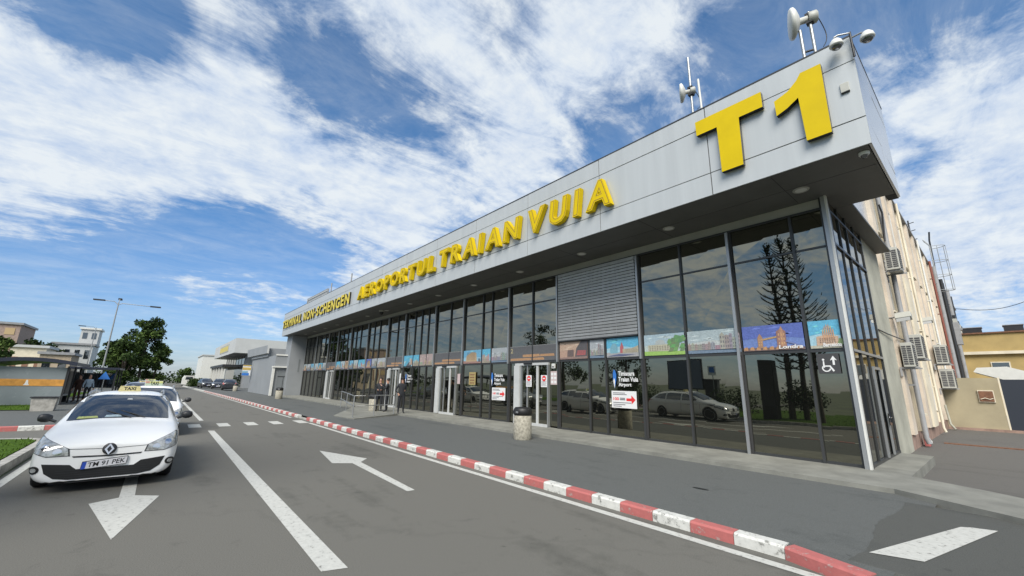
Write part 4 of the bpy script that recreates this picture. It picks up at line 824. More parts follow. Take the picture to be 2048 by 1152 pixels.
g.add([(-21.2, 6.75, .0), (-19.0, 6.95, .0), (-20.2, 9.55, .0), (-26.5, 9.55, .0), (-21.2, 6.75, .15), (-19.0, 6.95, .15), (-20.2, 9.55, .21), (-26.5, 9.55, .21)], [(4, 5, 6, 7), (0, 4, 7, 3), (0, 1, 5, 4), (1, 2, 6, 5)], M['conc'])
g.v, g.f, g.m, g.sm = g.v[6:], [tuple(i-6 for i in f) for f in g.f[1:]], g.m[1:], g.sm[1:]
tag(g.build('access_ramp'), 'light concrete access ramp with a handrail at its sides', 'ramp')
t = thing('handrail', 'metal handrail on four posts round the access ramp, beside the two men', 'handrail', (-22, 8.5, .14))
P = [(-27.6, 9.15), (-19.5, 7.05), (-19.9, 8.2), (-20.2, 9.35)]
for x, y in P + [(-23.5, 8.1)]:
    g = MB(); g.tube([(x, y, .14), (x, y, 1.12)], .026, M['steel'], 8); g.lathe([(.05, 0), (.05, .02)], (x, y, .14), M['steel'], 10); g.build('post', t)
for z in (1.12, .66):
    g = MB(); g.tube([(-28.3, 9.33, z-.02), (-27.6, 9.15, z), (-23.5, 8.1, z), (-19.5, 7.05, z), (-19.9, 8.2, z), (-20.2, 9.35, z)], .024, M['steel'], 8); g.build('rail', t)

# lamp posts
def lamp(x, y, h, arms, label):
    t = thing('street_lamp', label, 'street lamp', (x, y, 0), 'tall street lamps on the left')
    g = MB(); g.tube([(x, y, 0), (x, y, h)], .085, M['lampm'], 10, .045); g.build('pole', t)
    for a, l, dz in arms:
        dx, dy = math.cos(a), math.sin(a); g = MB(); g.tube([(x, y, h-.25), (x+dx*.3, y+dy*.3, h+dz*.6), (x+dx*l, y+dy*l, h+dz)], .035, M['lampm'], 6); ar = g.build('arm', t)
        g = MB(); e = Vector((x+dx*l, y+dy*l, h+dz)); g.obox(e+Vector((dx, dy, 0))*.35, Vector((dx, dy, 0))*.42, Vector((-dy, dx, 0))*.14, (0, 0, .06), M['dark']); g.build('lamp_head', ar)
lamp(-56.1, -4.25, 9.0, [(R(85), 2.5, -.12), (R(-100), 1.1, .1), (R(180), .6, .45)], 'tall grey street lamp with three arms in front of the big tree')
lamp(-96, -9.2, 9.6, [(R(-90), 1.3, .1)], 'farther street lamp, only its top showing left of the first lamp')

# ================================================================== TREES
def leafball(mb, c, r, n, s, m, q, sq=(1, 1, 1)):
    for _ in range(n):
        d = Vector((q.gauss(0, 1), q.gauss(0, 1), q.gauss(0, 1))).normalized()*(r*q.random()**.4); p = Vector(c)+Vector((d.x*sq[0], d.y*sq[1], d.z*sq[2]))
        a = Vector((q.uniform(-1, 1), q.uniform(-1, 1), q.uniform(-1, 1))).normalized(); b = a.cross(Vector((q.uniform(-1, 1), q.uniform(-1, 1), q.uniform(-1, 1)))).normalized()
        z = s*q.uniform(.6, 1.4); mb.add([p-a*z, p-b*z*.6, p+a*z, p+b*z*.6], [(0, 1, 2, 3)], m)
def tree(x, y, h, r, label, seed, n=26, leaves=120, ls=.16, base=.25, group=None, name='broadleaf_tree', sq=1.0, zb=0):
    q = rnd(seed); t = thing(name, label, 'tree', (x, y, zb), group)
    g = MB(); g.tube([(x, y, zb), (x+q.uniform(-.1, .1), y, zb+h*.4), (x+q.uniform(-.2, .2), y+q.uniform(-.2, .2), zb+h*.85)], r*.06+.05, M['bark'], 8, .04); cs = []
    for i in range(n):
        a = q.uniform(0, 6.28); k = q.random()**.6; zz = base+(1-base)*q.random(); rr = r*(1-abs(zz-.5)*1.1)*k*sq; c = Vector((x+math.cos(a)*rr, y+math.sin(a)*rr, zb+h*zz*.93)); cs.append(c)
        if i % 2 == 0: g.tube([(x, y, zb+h*(base*.6+.35*q.random())), (x*.5+c.x*.5, y*.5+c.y*.5, c.z-h*.08), tuple(c)], .045, M['bark'], 5, .012)
    g.build('trunk', t)
    g = MB()
    for i, c in enumerate(cs): leafball(g, c, r*q.uniform(.24, .42), leaves, ls, M['leaf2'] if q.random() < .35 else M['leaf'], q, (1, 1, .8))
    g.build('crown', t); return t
tree(-80, -3.9, 7.8, 2.6, 'dense dark tree, nearest of the big group behind the street lamp', 1, 34, 130, .2, .12, 'big dark trees behind the taxis')
tree(-84, -2.3, 11.0, 2.5, 'tallest tree of the big group, feathery top, right of the street lamp', 2, 34, 120, .2, .2, 'big dark trees behind the taxis')
tree(-90, -5.6, 7.6, 2.2, 'rounded dark tree at the left side of the big group', 3, 26, 120, .22, .12, 'big dark trees behind the taxis')
tree(-92, -.6, 7.6, 1.9, 'lower dark tree at the right side of the big group by the road', 4, 26, 120, .2, .1, 'big dark trees behind the taxis')
tree(-78, -15.2, 6.2, 2.2, 'small rounded tree between the pink apartment block and the pale house', 5, 18, 90, .2, .25)
tree(-115, -18.4, 8.6, 2.8, 'tree rising behind the pale house', 6, 20, 90, .25, .3)
tree(-112, -15.8, 8.2, 2.4, 'tree between the pale house and the white tower block', 7, 18, 90, .25, .3)
tree(-33.5, -7.35, 3.0, .8, 'leafy shrub cut by the left edge of the picture beside the shelter', 8, 22, 160, .07, .08, None, 'shrub')
tree(-126, 4.6, 4.2, 2.0, 'small round green tree at the far end of the road', 9, 16, 80, .25, .2)
g = MB(); q9 = rnd(31)
for i in range(60): leafball(g, (-175+q9.uniform(-8, 8), -75+i*2.1, 1.2+q9.random()*2.0), 2.2, 60, .42, M['leaf'], q9, (1, 1, .9))
tag(g.build('distant_trees'), 'low dark line of distant trees along the horizon', 'trees', kind='stuff')
g = MB()
for i in range(26): leafball(g, (-101+.4*math.sin(i), 4.9+i*.09, .7+.3*(i % 2)), .75, 120, .12, M['leaf'], q9)
tag(g.build('hedge'), 'clipped dark green hedge at the far end of the kerb', 'hedge')
def conifer(x, y, h, seed, label):
    q = rnd(seed); t = thing('conifer', label, 'tree', (x, y, .1), 'conifers on the grass island')
    g = MB(); g.tube([(x, y, .1), (x+.05, y, h*.6), (x, y, h)], .17, M['bark'], 8, .03); g.build('trunk', t)
    g = MB(); z = 3.0
    while z < h-.1:
        k = (z-3.0)/(h-3.0); rl = 1.02*(1-k)**.5*(1.0 if k > .12 else .85)+.10; nb = 7 if k < .8 else 5; a0 = q.uniform(0, 6)
        for i in range(nb):
            a = a0+i*6.283/nb+q.uniform(-.45, .45); l = rl*q.uniform(.45, 1.2); dx, dy = math.cos(a), math.sin(a); up = .34+.3*k; m = 9
            for j in range(m):
                f = (j+.5)/m; p = Vector((x+dx*l*f, y+dy*l*f, z+l*(up*f*f+.02))); w = (.10*(1-f*.4))*(.6+.7*q.random())*min(1, l+.3); dr = Vector((dx, dy, up*f*2)).normalized(); sd_ = Vector((-dy, dx, 0))
                g.add([p-dr*.10, p+sd_*w, p+dr*.17+Vector((0, 0, .03)), p-sd_*w], [(0, 1, 2, 3)], M['needle']); g.add([p-dr*.09, p+Vector((0, 0, w*.55)), p+dr*.16, p-Vector((0, 0, w*.5))], [(0, 1, 2, 3)], M['needle'])
        z += q.uniform(.30, .44) if k < .85 else .18
    leafball(g, (x, y, h-.1), .25, 60, .08, M['needle'], q, (.8, .8, 1.6)); g.build('crown', t)
conifer(-8.15, -4.6, 10.3, 1, 'conifer on the grass island, seen mirrored in the right-hand glass, leftmost of three')
conifer(-7.55, -5.0, 10.7, 2, 'tallest conifer on the grass island, seen mirrored in the right-hand glass')
conifer(-6.75, -4.5, 10.4, 3, 'conifer on the grass island, seen mirrored in the glass nearest the corner post')
def bush(x, y, r, h, label, seed, n=14):
    q = rnd(seed); g = MB()
    for i in range(n): leafball(g, (x+q.uniform(-r, r)*.7, y+q.uniform(-r, r)*.5, .1+h*q.uniform(.25, .7)), r*.5, 110, .07, M['leaf'], q)
    g.tube([(x, y, .1), (x, y, h*.5)], .05, M['bark'], 6); tag(g.build('shrub'), label, 'shrub')
bush(-3.6, -6.0, 1.3, 1.7, 'dense dark shrub on the grass island, mirrored beside the corner post', 41)
bush(-7.6, -5.2, 1.2, 2.6, 'tall dark shrub round the conifer trunks, mirrored behind the bridge poster', 47, 16)
bush(-13, -9.0, 1.6, 1.5, 'long dark shrub across the car park, mirrored above the taxi reflection', 42)
bush(-20.5, -9.5, 1.5, 1.6, 'rounded dark shrub mirrored left of the near entrance', 43)
tree(-26, -14.5, 8.6, 2.6, 'broad dark tree across the road, mirrored in the panes left of the blind', 44, 26, 110, .13, .15)
tree(-42, -23, 13.5, 3.4, 'tall leafy tree across the road, mirrored in the far upper panes', 45, 30, 110, .17, .2)
tree(-52, -27, 12.5, 3.4, 'second tall leafy tree mirrored in the farthest panes', 46, 26, 110, .17, .2)
# advertising boards and sign opposite, seen mirrored
def board(x, y, w, h, z, m, label):
    t = thing('billboard', label, 'billboard', (x, y, 0)); g = MB(); g.box(x-w/2, x+w/2, y-.08, y+.08, z, z+h, M['black']); g.build('frame', t)
    g = MB(); g.box(x-w/2+.1, x+w/2-.1, y+.081, y+.10, z+.1, z+h-.1, m); g.build('panel', t)
    for a in (-.3, .3): g = MB(); g.tube([(x+w*a, y, 0), (x+w*a, y, z)], .07, M['dark'], 8); g.build('post', t)
board(-20.3, -16.5, 3.6, 2.9, 1.35, flat((.10, .14, .22)), 'wide dark-framed billboard across the road, mirrored above the taxi reflection')
board(-26.2, -16.8, .9, 1.1, 2.6, M['black'], 'small dark square board on a post mirrored under the airport lettering')
t = thing('parking_sign', 'small blue and white road sign mirrored right of the billboard', 'sign', (-17.5, -16.2, 0)); g = MB(); g.tube([(-17.5, -16.25, 0), (-17.5, -16.25, 3.5)], .04, M['steel'], 8); g.build('post', t)
g = MB(); g.box(-17.85, -17.15, -16.21, -16.18, 2.65, 3.5, M['signw']); g.prism([(-17.72, 2.9), (-17.28, 2.9), (-17.28, 3.4), (-17.72, 3.4)], lambda u, v, d: (u, d, v), -16.17, -16.179, M['signb']); g.build('plate', t)
g = MB(); g.box(-18.4, -17.2, -16.9, -16.35, 0, 2.2, M['dark']); g.box(-18.5, -17.1, -17.0, -16.25, 2.2, 2.3, M['black']); tag(g.build('ticket_cabinet'), 'dark upright cabinet below the mirrored parking sign', 'cabinet')
t = thing('advert_column', 'dark rectangular advert pillar on the grass island, mirrored below the conifers', 'pillar', (-8.6, -4.2, .1))
g = MB(); g.box(-9.3, -8.5, -4.0, -3.4, .1, 3.5, M['black']); g.build('cabinet', t, .02); g = MB(); g.box(-9.2, -8.6, -3.399, -3.37, .9, 3.2, M['dark']); g.build('panel', t)
# ================================================================== SHELTER, BENCH, LEFT SIDE
t = thing('smoking_shelter', 'grey shelter with orange-banded glass end wall and curved dark roof, left of the taxis', 'shelter', (-37, -5.2, .14))
g = MB(); g.box(-35.05, -35.0, -7.2, -4.05, .16, 2.22, M['shglass']); ew = g.build('end_panel', t)
g = MB(); g.box(-34.995, -34.985, -7.2, -4.06, 1.18, 1.55, M['orange']); g.build('band', ew)
g = MB(); g.prism([(-5.62+.16*a, 1.22+b*.3) for a, b in [(0, 0), (1.4, 0), (1.1, .3), (.9, .95), (.5, .95), (.3, .3)]], lambda u, v, d: (d, u, v), -34.98, -34.984, M['signw']); g.build('emblem', ew)
g = MB()
for x in (-35.0, -37.6, -40.2): 
    for y in (-7.2, -4.05): g.box(x-.04, x+.04, y-.04, y+.04, .14, 2.3, M['dark'])
g.build('frame', t)
g = MB(); n = 12; arc = [(-7.6+3.9*i/n, 2.28+.36*math.sin(math.pi*(i+1)/(n+3))) for i in range(n+1)]
g.prism([(a, b+.10) for a, b in arc]+[(a, b-.10) for a, b in arc[::-1]], lambda u, v, d: (d, u, v), -34.6, -40.6, M['shroof']); g.build('roof', t)
g = MB(); g.box(-40.2, -35.1, -7.2, -7.16, .3, 2.2, M['shglass']); g.build('back_panel', t)
t = thing('bench', 'pale slatted bench at the front of the shelter beside the standing people', 'bench', (-37, -4.3, .14))
g = MB(); g.box(-39.3, -35.5, -4.65, -4.25, .55, .62, M['wood']); g.build('seat', t); g = MB(); g.box(-39.3, -35.5, -4.68, -4.64, 1.0, 1.12, M['wood']); g.build('backrest', t)
for x in (-39, -35.8): g = MB(); g.box(x-.04, x+.04, -4.66, -4.26, .14, .55, M['dark']); g.box(x-.03, x+.03, -4.70, -4.66, .14, 1.1, M['dark']); g.build('leg', t)
t = thing('bus_shelter', 'second flat-roofed dark shelter behind the two standing people', 'shelter', (-44, -4, .14))
g = MB(); g.box(-50, -43.6, -5.1, -2.35, 2.28, 2.42, M['shroof']); g.build('roof', t)
for x in (-43.8, -46.8, -49.8):
    for y in (-5.0, -2.5): g = MB(); g.tube([(x, y, .14), (x, y, 2.28)], .05, M['dark'], 8); g.build('post', t)
g = MB(); g.box(-50, -43.8, -5.06, -5.02, .4, 2.1, M['dark']); g.build('back_panel', t)
g = MB(); g.box(-45.2, -45.15, -4.9, -2.6, .9, 2.0, M['cglass']); g.build('side_panel', t)
t = thing('concrete_planter', 'pale concrete box bin standing on the pavement before the orange-banded wall', 'planter', (-29.5, -3.9, .14))
g = MB(); g.prism([(-4.28, .14), (-3.55, .14), (-3.50, .74), (-4.34, .74)], lambda u, v, d: (d, u, v), -29.3, -29.9, M['kgrey']); g.build('box', t, .015); g = MB(); g.box(-29.95, -29.25, -4.38, -3.46, .745, .79, M['dark']); g.build('lid', t)
g = MB(); g.tube([(-41, -2.9, .14), (-41, -2.9, 1.9)], .03, M['steel'], 6); g.prism([(-2.9+.36*math.cos(a), 1.75+.36*math.sin(a)) for a in (R(90), R(210), R(330))], lambda u, v, d: (d, u, v), -40.95, -40.98, M['signb']); tag(g.build('road_sign'), 'small blue triangular-topped sign by the right end of the dark shelter', 'sign')

# ---------- people
def person(x, y, z0, rz, top, trou, label, arm='fold', h=1.75, hat=None, lean=0, hairm='hair'):
    V = []; E = []; Rr = []
    def v(p, r, par=None):
        V.append(Vector(p)); Rr.append(r if isinstance(r, tuple) else (r, r)); i = len(V)-1
        if par is not None: E.append((par, i))
        return i
    s = h/1.75
    pel = v((0, 0, .98), (.15, .11)); sp1 = v((0, 0, 1.13), (.135, .10), pel); ch = v((0, lean*.02, 1.32), (.165, .115), sp1); nk = v((0, lean*.03, 1.46), (.075, .07), ch)
    hd0 = v((0, lean*.05-.015, 1.54), (.062, .068), nk); hd1 = v((0, lean*.05-.015, 1.62), (.078, .095), hd0); hd2 = v((0, lean*.05-.005, 1.70), (.073, .088), hd1); v((0, lean*.05, 1.745), (.045, .055), hd2)
    arms = dict(fold=[(.21, 0, 1.14), (.10, -.20, 1.12)], down=[(.25, .02, 1.12), (.26, -.06, .87)], up=[(.26, -.05, 1.20), (.18, -.28, 1.36)], hip=[(.33, .03, 1.15), (.22, -.06, .98)])
    hands = []
    for sx, am in ((1, arm if isinstance(arm, str) else arm[0]), (-1, arm if isinstance(arm, str) else arm[1])):
        sh = v((sx*.17, 0, 1.40), .062, ch); e, w = arms[am]; el = v((sx*e[0], e[1], e[2]), .045, sh); wr = v((sx*w[0], w[1], w[2]), .030, el)
        dr = (Vector((sx*w[0], w[1], w[2]))-Vector((sx*e[0], e[1], e[2]))).normalized(); hp = V[wr]+dr*.07; ha = v(hp, (.036, .020), wr); hands.append(hp)
        side = dr.cross(Vector((0, 1, .2))).normalized()
        for k in range(4):
            b = hp+dr*.03+side*(k-1.5)*.02; f1 = v(b, .011, ha); v(b+dr*(.045-.006*abs(k-1.5))+Vector((0, -.012, -.004)), .008, f1)
        th = v(hp+side*.035, .011, ha); v(hp+side*.055+dr*.03, .009, th)
        hip = v((sx*.09, 0, .90), .092, pel); kn = v((sx*.115, -.01, .50), .062, hip); an = v((sx*.125, .02, .09), .042, kn); v((sx*.14, -.13, .045), (.042, .03), an)
    me = bpy.data.meshes.new('p'); me.from_pydata([p*s for p in V], E, []); ob = bpy.data.objects.new('p', me); C.objects.link(ob)
    md = ob.modifiers.new('s', 'SKIN'); 
    for i, sv in enumerate(me.skin_vertices[0].data): sv.radius = (Rr[i][0]*s, Rr[i][1]*s); sv.use_root = (i == 0)
    sb_ = ob.modifiers.new('d', 'SUBSURF'); sb_.levels = 1; sb_.render_levels = 1
    dg = bpy.context.evaluated_depsgraph_get(); dg.update(); m2 = bpy.data.meshes.new_from_object(ob.evaluated_get(dg)); bpy.data.objects.remove(ob)
    m2.materials.clear()
    for mm in (M['skin'], top, trou, M['shoe']): m2.materials.append(mm)
    for p in m2.polygons:
        c = p.center/s; near = min((c-hp).length for hp in hands)
        p.material_index = 0 if (c.z > 1.475 or near < .075) else 3 if c.z < .085 else 2 if c.z < .97 else 1; p.use_smooth = True
    b = bpy.data.objects.new('person', m2); C.objects.link(b); b.location = (x, y, z0); b.rotation_euler = (0, 0, rz); tag(b, label, 'person')
    ORG[b.name] = Vector((0, 0, 0)); g = MB(); cz = 1.665*s; cy_ = lean*.05*s
    g.lathe([(.082*s, -.03), (.092*s, .02), (.085*s, .07), (.05*s, .105), (.0001, .115)], (0, cy_+.012, cz), M['black'] if hat else M[hairm], 16)
    if hat: g.lathe([(.092*s, .05), (.115*s, .07), (.11*s, .10), (.0001, .12)], (0, cy_, cz), M['black'], 16); g.box(-.07, .07, cy_-.17, cy_-.06, cz+.02, cz+.035, M['black'])
    o = g.build('cap' if hat else 'hair', b)
    g = MB(); hy = cy_-.108*s; g.add([(-.014, hy+.012, cz-.08), (.014, hy+.012, cz-.08), (0, hy-.018, cz-.075), (0, hy+.012, cz-.03)], [(0, 1, 2), (0, 2, 3), (1, 3, 2)], M['skin'])
    for sx in (-.032, .032): g.box(sx-.011, sx+.011, hy+.006, hy+.016, cz-.035, cz-.025, M['black'])
    g.box(-.02, .02, hy+.008, hy+.018, cz-.112, cz-.106, M['kred']); g.build('face', b)
    return b
person(-22.35, 9.45, .2, R(60), M['uniform'], M['uniform'], 'person in dark uniform standing left of a colleague at the third entrance, arms folded', 'fold', 1.78)
person(-21.75, 9.62, .2, R(-35), M['uniform'], M['uniform'], 'person in dark uniform with one hand raised, between the colleague and the white door frame', ('up', 'down'), 1.76)
person(-20.45, 9.85, .2, R(75), M['uniform'], M['uniform'], 'person in dark uniform and cap facing the other two in front of the door', ('fold', 'hip'), 1.80, True)
person(-37.9, -3.75, .14, R(70), M['brownc'], M['brownc'], 'person in brown clothes standing at the shelter', 'down', 1.70)
person(-37.6, -3.3, .14, R(120), M['bluec'], M['uniform'], 'person in a pale blue shirt and dark trousers standing at the shelter', 'down', 1.72)

# ================================================================== LOW BLOCK AND FAR TERMINAL
LB = thing('low_annex', 'low grey clad annex with slanted parapet beyond the glass hall', 'building', (-49.2, 9, 0))
g = MB(); g.box(-63.5, -49.2, 9.1, 14, .14, 4.25, M['grey']); g.box(-49.199, -49.12, 9.1, 14, 4.25, 4.40, M['white']); g.build('wall', LB)
g = MB(); g.prism([(-65.5, 4.6), (-52.5, 4.6), (-52.5, 5.5), (-66.5, 5.6)], lambda u, v, d: (u, d, v), 8.75, 8.95, M['grey'], M['greyl']); g.box(-63.5, -53, 8.96, 14, 4.26, 5.2, M['grey']); g.build('parapet', LB)
g = MB(); g.box(-49.19, -49.14, 9.5, 10.6, .2, 2.6, M['greyd']); g.box(-49.14, -49.12, 9.5, 10.6, 2.05, 2.12, M['dark']); g.box(-49.14, -49.12, 10.03, 10.06, .2, 2.05, M['dark']); g.build('door', LB)
g = MB(); g.box(-49.5, -48.9, 8.9, 11.2, 3.0, 3.14, M['white']); g.box(-49.25, -48.98, 8.92, 9.14, .14, 3.0, M['white']); g.build('canopy', LB)
g = MB(); g.box(-62.5, -62.4, 8.0, 8.9, 2.2, 3.5, M['signw']); g.box(-62.39, -62.37, 8.0, 8.9, 2.9, 3.2, flat((.62, .42, .04))); g.box(-62.39, -62.37, 8.0, 8.75, 2.2, 2.5, M['signb']); g.box(-62.39, -62.37, 8.0, 8.9, 3.38, 3.5, flat((.62, .42, .04))); g.box(-62.39, -62.37, 8.0, 8.6, 2.55, 2.75, flat((.2, .45, .6)))
tag(g.build('projecting_sign'), 'small yellow, white and blue striped sign on the grey annex', 'sign')
FT = thing('far_terminal', 'distant terminal with the same grey fascia and dark canopy beyond the annex', 'building', (-90, 9.5, 0))
g = MB(); g.box(-124, -88, 9.6, 34, 6.3, 8.9, M['greyl']); g.build('fascia', FT); g = MB(); g.box(-121, -90, 12.0, 33, 0, 6.299, M['grey']); g.build('wall', FT)
g = MB(); g.box(-112, -97, 9.55, 9.599, 6.9, 8.4, M['soffl']); 
for i in range(7): g.box(-111.5+i*2, -110.2+i*2, 9.53, 9.549, 7.1, 8.1, M['gold'])
g.build('lettering_panel', FT)
g = MB(); g.box(-116, -92, 8.6, 12, 3.9, 4.3, M['dark']); g.build('canopy', FT)
for i in range(7):
    g = MB(); g.box(-119+i*3.9, -116+i*3.9, 11.93, 11.999, 4.5, 6.1, M['cglass']); g.build('window', FT)
for i in range(5): g = MB(); g.box(-115+i*5, -114.6+i*5, 8.8, 9.2, 0.1, 3.9, M['white']); g.build('column', FT)
g = MB(); g.box(-119, -93, 11.95, 11.99, .3, 3.6, M['cglass']); g.build('entrance_glass', FT)
WB = thing('white_hall', 'plain white hall at the far end behind the distant terminal', 'building', (-138, 10, 0)); g = MB(); g.box(-155, -137, 8.2, 22, 0, 7.6, M['white']); g.build('wall', WB); g = MB(); g.box(-155.2, -136.8, 8.0, 22.2, 7.601, 7.9, M['greyl']); g.build('roof', WB)
def house(x, y0, y1, h, mw, mr, label, nwin, rows_, roof='flat', d=10, wm=None):
    t = thing('house', label, 'building', (x, (y0+y1)/2, 0)); g = MB(); g.box(x-d, x, y0, y1, 0, h, mw); g.build('wall', t)
    g = MB()
    if roof == 'flat': g.box(x-d-.3, x+.3, y0-.3, y1+.3, h+.001, h+.4, mr)
    else: g.prism([(y0-.4, h+.001), (y1+.4, h+.001), (y1-.8, h+1.3), (y0+.8, h+1.3)], lambda u, v, dd: (dd, u, v), x-d-.4, x+.4, mr)
    g.build('roof', t)
    for j in range(rows_):
        for i in range(nwin):
            a = y0+(y1-y0)*(i+.25)/nwin; b = y0+(y1-y0)*(i+.75)/nwin; z = h*(j+.3)/rows_; g = MB(); g.box(x+.001, x+.06, a, b, z, z+h*.45/rows_, wm or M['cglass']); g.build('window', t)
    return t
house(-120, -29, -21.6, 11.0, mat('pink_brick', (.32, .24, .20), .9, var=.15), M['pipeg'], 'pinkish brown apartment block at the left edge', 3, 4, 'flat', 12, mat('ochre_balcony', (.45, .33, .18), .8))
house(-100, -18.4, -14.6, 6.0, M['cream'], M['greyl'], 'pale house with brown window panels behind the shelter', 3, 1, 'flat', 8, mat('brown_shutter', (.22, .12, .08), .7))
house(-95, -14.4, -11.0, 4.9, mat('ochre_plaster', (.40, .33, .24), .9, var=.1), M['pipeg'], 'low ochre house right of the pale house', 2, 1, 'flat', 8)
house(-135, -15.2, -12.2, 12.2, M['greyl'], M['white'], 'tall white tower block left of the big trees', 2, 4, 'flat', 6)
house(-128, -18.0, -12.0, 8.2, M['greyl'], M['pipeg'], 'lower grey block at the foot of the white tower', 4, 2, 'flat', 8)
# ================================================================== CARS
ST = [ # d, w, zb, z3, z4, z5, (y6,z6), (y7,z7), z8
 (0.00, .70, .185, .37, .53, .605, (.46, .665), (.23, .69), .70), (.04, .81, .15, .40, .60, .685, (.53, .725), (.27, .748), .755), (.13, .868, .14, .43, .665, .765, (.58, .79), (.29, .815), .82),
 (.34, .898, .14, .47, .73, .835, (.63, .87), (.31, .893), .90), (.68, .906, .15, .5, .79, .895, (.67, .925), (.33, .95), .957), (1.00, .908, .17, .5, .83, .925, (.71, .958), (.36, .987), .995),
 (1.10, .908, .17, .5, .84, .935, (.71, .985), (.37, 1.018), 1.028), (1.50, .905, .17, .5, .86, .955, (.69, 1.225), (.36, 1.285), 1.30), (1.86, .905, .17, .5, .87, .965, (.665, 1.395), (.35, 1.447), 1.46),
 (2.25, .905, .17, .5, .88, .97, (.655, 1.44), (.34, 1.495), 1.505), (3.20, .905, .17, .5, .89, .98, (.64, 1.435), (.34, 1.49), 1.50), (3.85, .90, .18, .5, .90, .985, (.61, 1.385), (.32, 1.44), 1.45),
 (4.25, .87, .20, .5, .90, .985, (.57, 1.22), (.30, 1.275), 1.285), (4.45, .83, .24, .5, .87, .96, (.52, 1.02), (.27, 1.05), 1.06), (4.56, .72, .32, .5, .75, .86, (.42, .90), (.2, .92), .925)]
def carbody(paint, name='body', suv=0.0):
    rings = []
    for (d, w, zb, z3, z4, z5, p6, p7, z8) in ST:
        up = suv
        half = [(0, zb), (w*.55, zb), (w*.86, zb+.02), (w*.965, zb+.13), (w, z3), (w*.985, z4), (w*.925, z5), p6, p7, (0, z8)]
        ring = half + [(-y, z) for y, z in half[-2:0:-1]]
        rings.append([(-d, y, z+up+(up*.6 if z > 1.0 else 0)) for y, z in ring])
    n = len(rings[0]); vs = [p for r in rings for p in r]; fs = []
    for i in range(len(rings)-1):
        for k in range(n): a = i*n+k; b = i*n+(k+1) % n; fs.append((a, a+n, b+n, b))
    def cap(base, flip):
        h = n//2; L = [base+i for i in range(h+1)]; Rr = [base] + [base+n-i for i in range(1, h)] + [base+h]
        for i in range(h):
            a, b, c, d = L[i], L[i+1], Rr[i+1], Rr[i]; f = [a, b, c, d]; f = list(dict.fromkeys(f))
            fs.append(tuple(f if flip else f[::-1]))
    cap(0, False); cap((len(rings)-1)*n, True)
    me = bpy.data.meshes.new(name); me.from_pydata(vs, [], fs); ob = bpy.data.objects.new(name, me); C.objects.link(ob)
    bm = bmesh.new(); bm.from_mesh(me); bmesh.ops.recalc_face_normals(bm, faces=bm.faces); bm.to_mesh(me); bm.free()
    s = ob.modifiers.new('s', 'SUBSURF'); s.levels = 2; s.render_levels = 2
    cuts = []
    for d in (.88, 3.58):
        bpy.ops.mesh.primitive_cylinder_add(vertices=40, radius=.355, depth=3.0, location=(-d, 0, .33+suv*.6), rotation=(R(90), 0, 0)); c = bpy.context.object
        # keep the centre: two shorter cylinders joined
        mm = c.data; b2 = bmesh.new()
        for sgn in (-1, 1):
            r = bmesh.ops.create_cone(b2, cap_ends=True, segments=40, radius1=.355, radius2=.355, depth=.5, matrix=Matrix.Translation((-d, sgn*.90, .33+suv*.6)) @ Matrix.Rotation(R(90), 4, 'X'))
        b2.to_mesh(mm); b2.free(); c.matrix_world = Matrix.Identity(4)
        bo_ = ob.modifiers.new('b', 'BOOLEAN'); bo_.object = c; bo_.operation = 'DIFFERENCE'; bo_.solver = 'EXACT'; cuts.append(c)
    dg = bpy.context.evaluated_depsgraph_get(); dg.update(); m2 = bpy.data.meshes.new_from_object(ob.evaluated_get(dg))
    for c in cuts: bpy.data.objects.remove(c)
    bpy.data.objects.remove(ob)
    m2.materials.clear(); m2.materials.append(paint); m2.materials.append(M['black'])
    for p in m2.polygons:
        c = p.center; p.use_smooth = True
        for d in (.88, 3.58):
            if ((c.x+d)**2+(c.z-.33-suv*.6)**2)**.5 < .3535 and abs(c.y) > .6: p.material_index = 1
        if c.z < .19+suv: p.material_index = 1
    b = bpy.data.objects.new(name, m2); C.objects.link(b)
    bm = bmesh.new(); bm.from_mesh(m2); bv = BVHTree.FromBMesh(bm); bm.free(); return b, bv
def conform(bv, pts, axis, sign, m, off=.006, step=.06, name=None, parent=None):
    """patch of surface following the body; outline pts: (y,z) for axis x, (x,z) for axis y"""
    bm = bmesh.new(); vs = [bm.verts.new((0, a, b) if axis == 'x' else (a, 0, b)) for a, b in pts]; bm.faces.new(vs)
    us = [p[0] for p in pts]; ws = [p[1] for p in pts]
    for lo, hi, no in ((min(us), max(us), (0, 1, 0) if axis == 'x' else (1, 0, 0)), (min(ws), max(ws), (0, 0, 1))):
        k = lo+step
        while k < hi-.005:
            co = tuple(c*k for c in no); bmesh.ops.bisect_plane(bm, geom=bm.verts[:]+bm.edges[:]+bm.faces[:], plane_co=co, plane_no=no); k += step
    bad = []
    for v in bm.verts:
        o = Vector((sign*6 if axis == 'x' else v.co.x, v.co.y if axis == 'x' else sign*6, v.co.z)); d = Vector((-sign, 0, 0)) if axis == 'x' else Vector((0, -sign, 0))
        if axis == 'x': o.x = sign*6-2.28
        h, nn, ii, ds = bv.ray_cast(o, d)
        if h is None: bad.append(v); continue
        if nn.dot(d) > 0: nn = -nn
        v.co = h+nn*off
    if bad: bmesh.ops.delete(bm, geom=bad, context='VERTS')
    bmesh.ops.recalc_face_normals(bm, faces=bm.faces)
    mb = MB(); bm.verts.ensure_lookup_table(); bm.verts.index_update(); mb.add([v.co.copy() for v in bm.verts], [tuple(v.index for v in f.verts) for f in bm.faces], m, True); bm.free()
    return mb
def join(*ms):
    r = MB()
    for m in ms:
        b = len(r.v); r.v += m.v; r.f += [tuple(i+b for i in f) for f in m.f]; r.m += m.m; r.sm += m.sm
    return r
def mirror(pts): return [(-a, b) for a, b in pts]
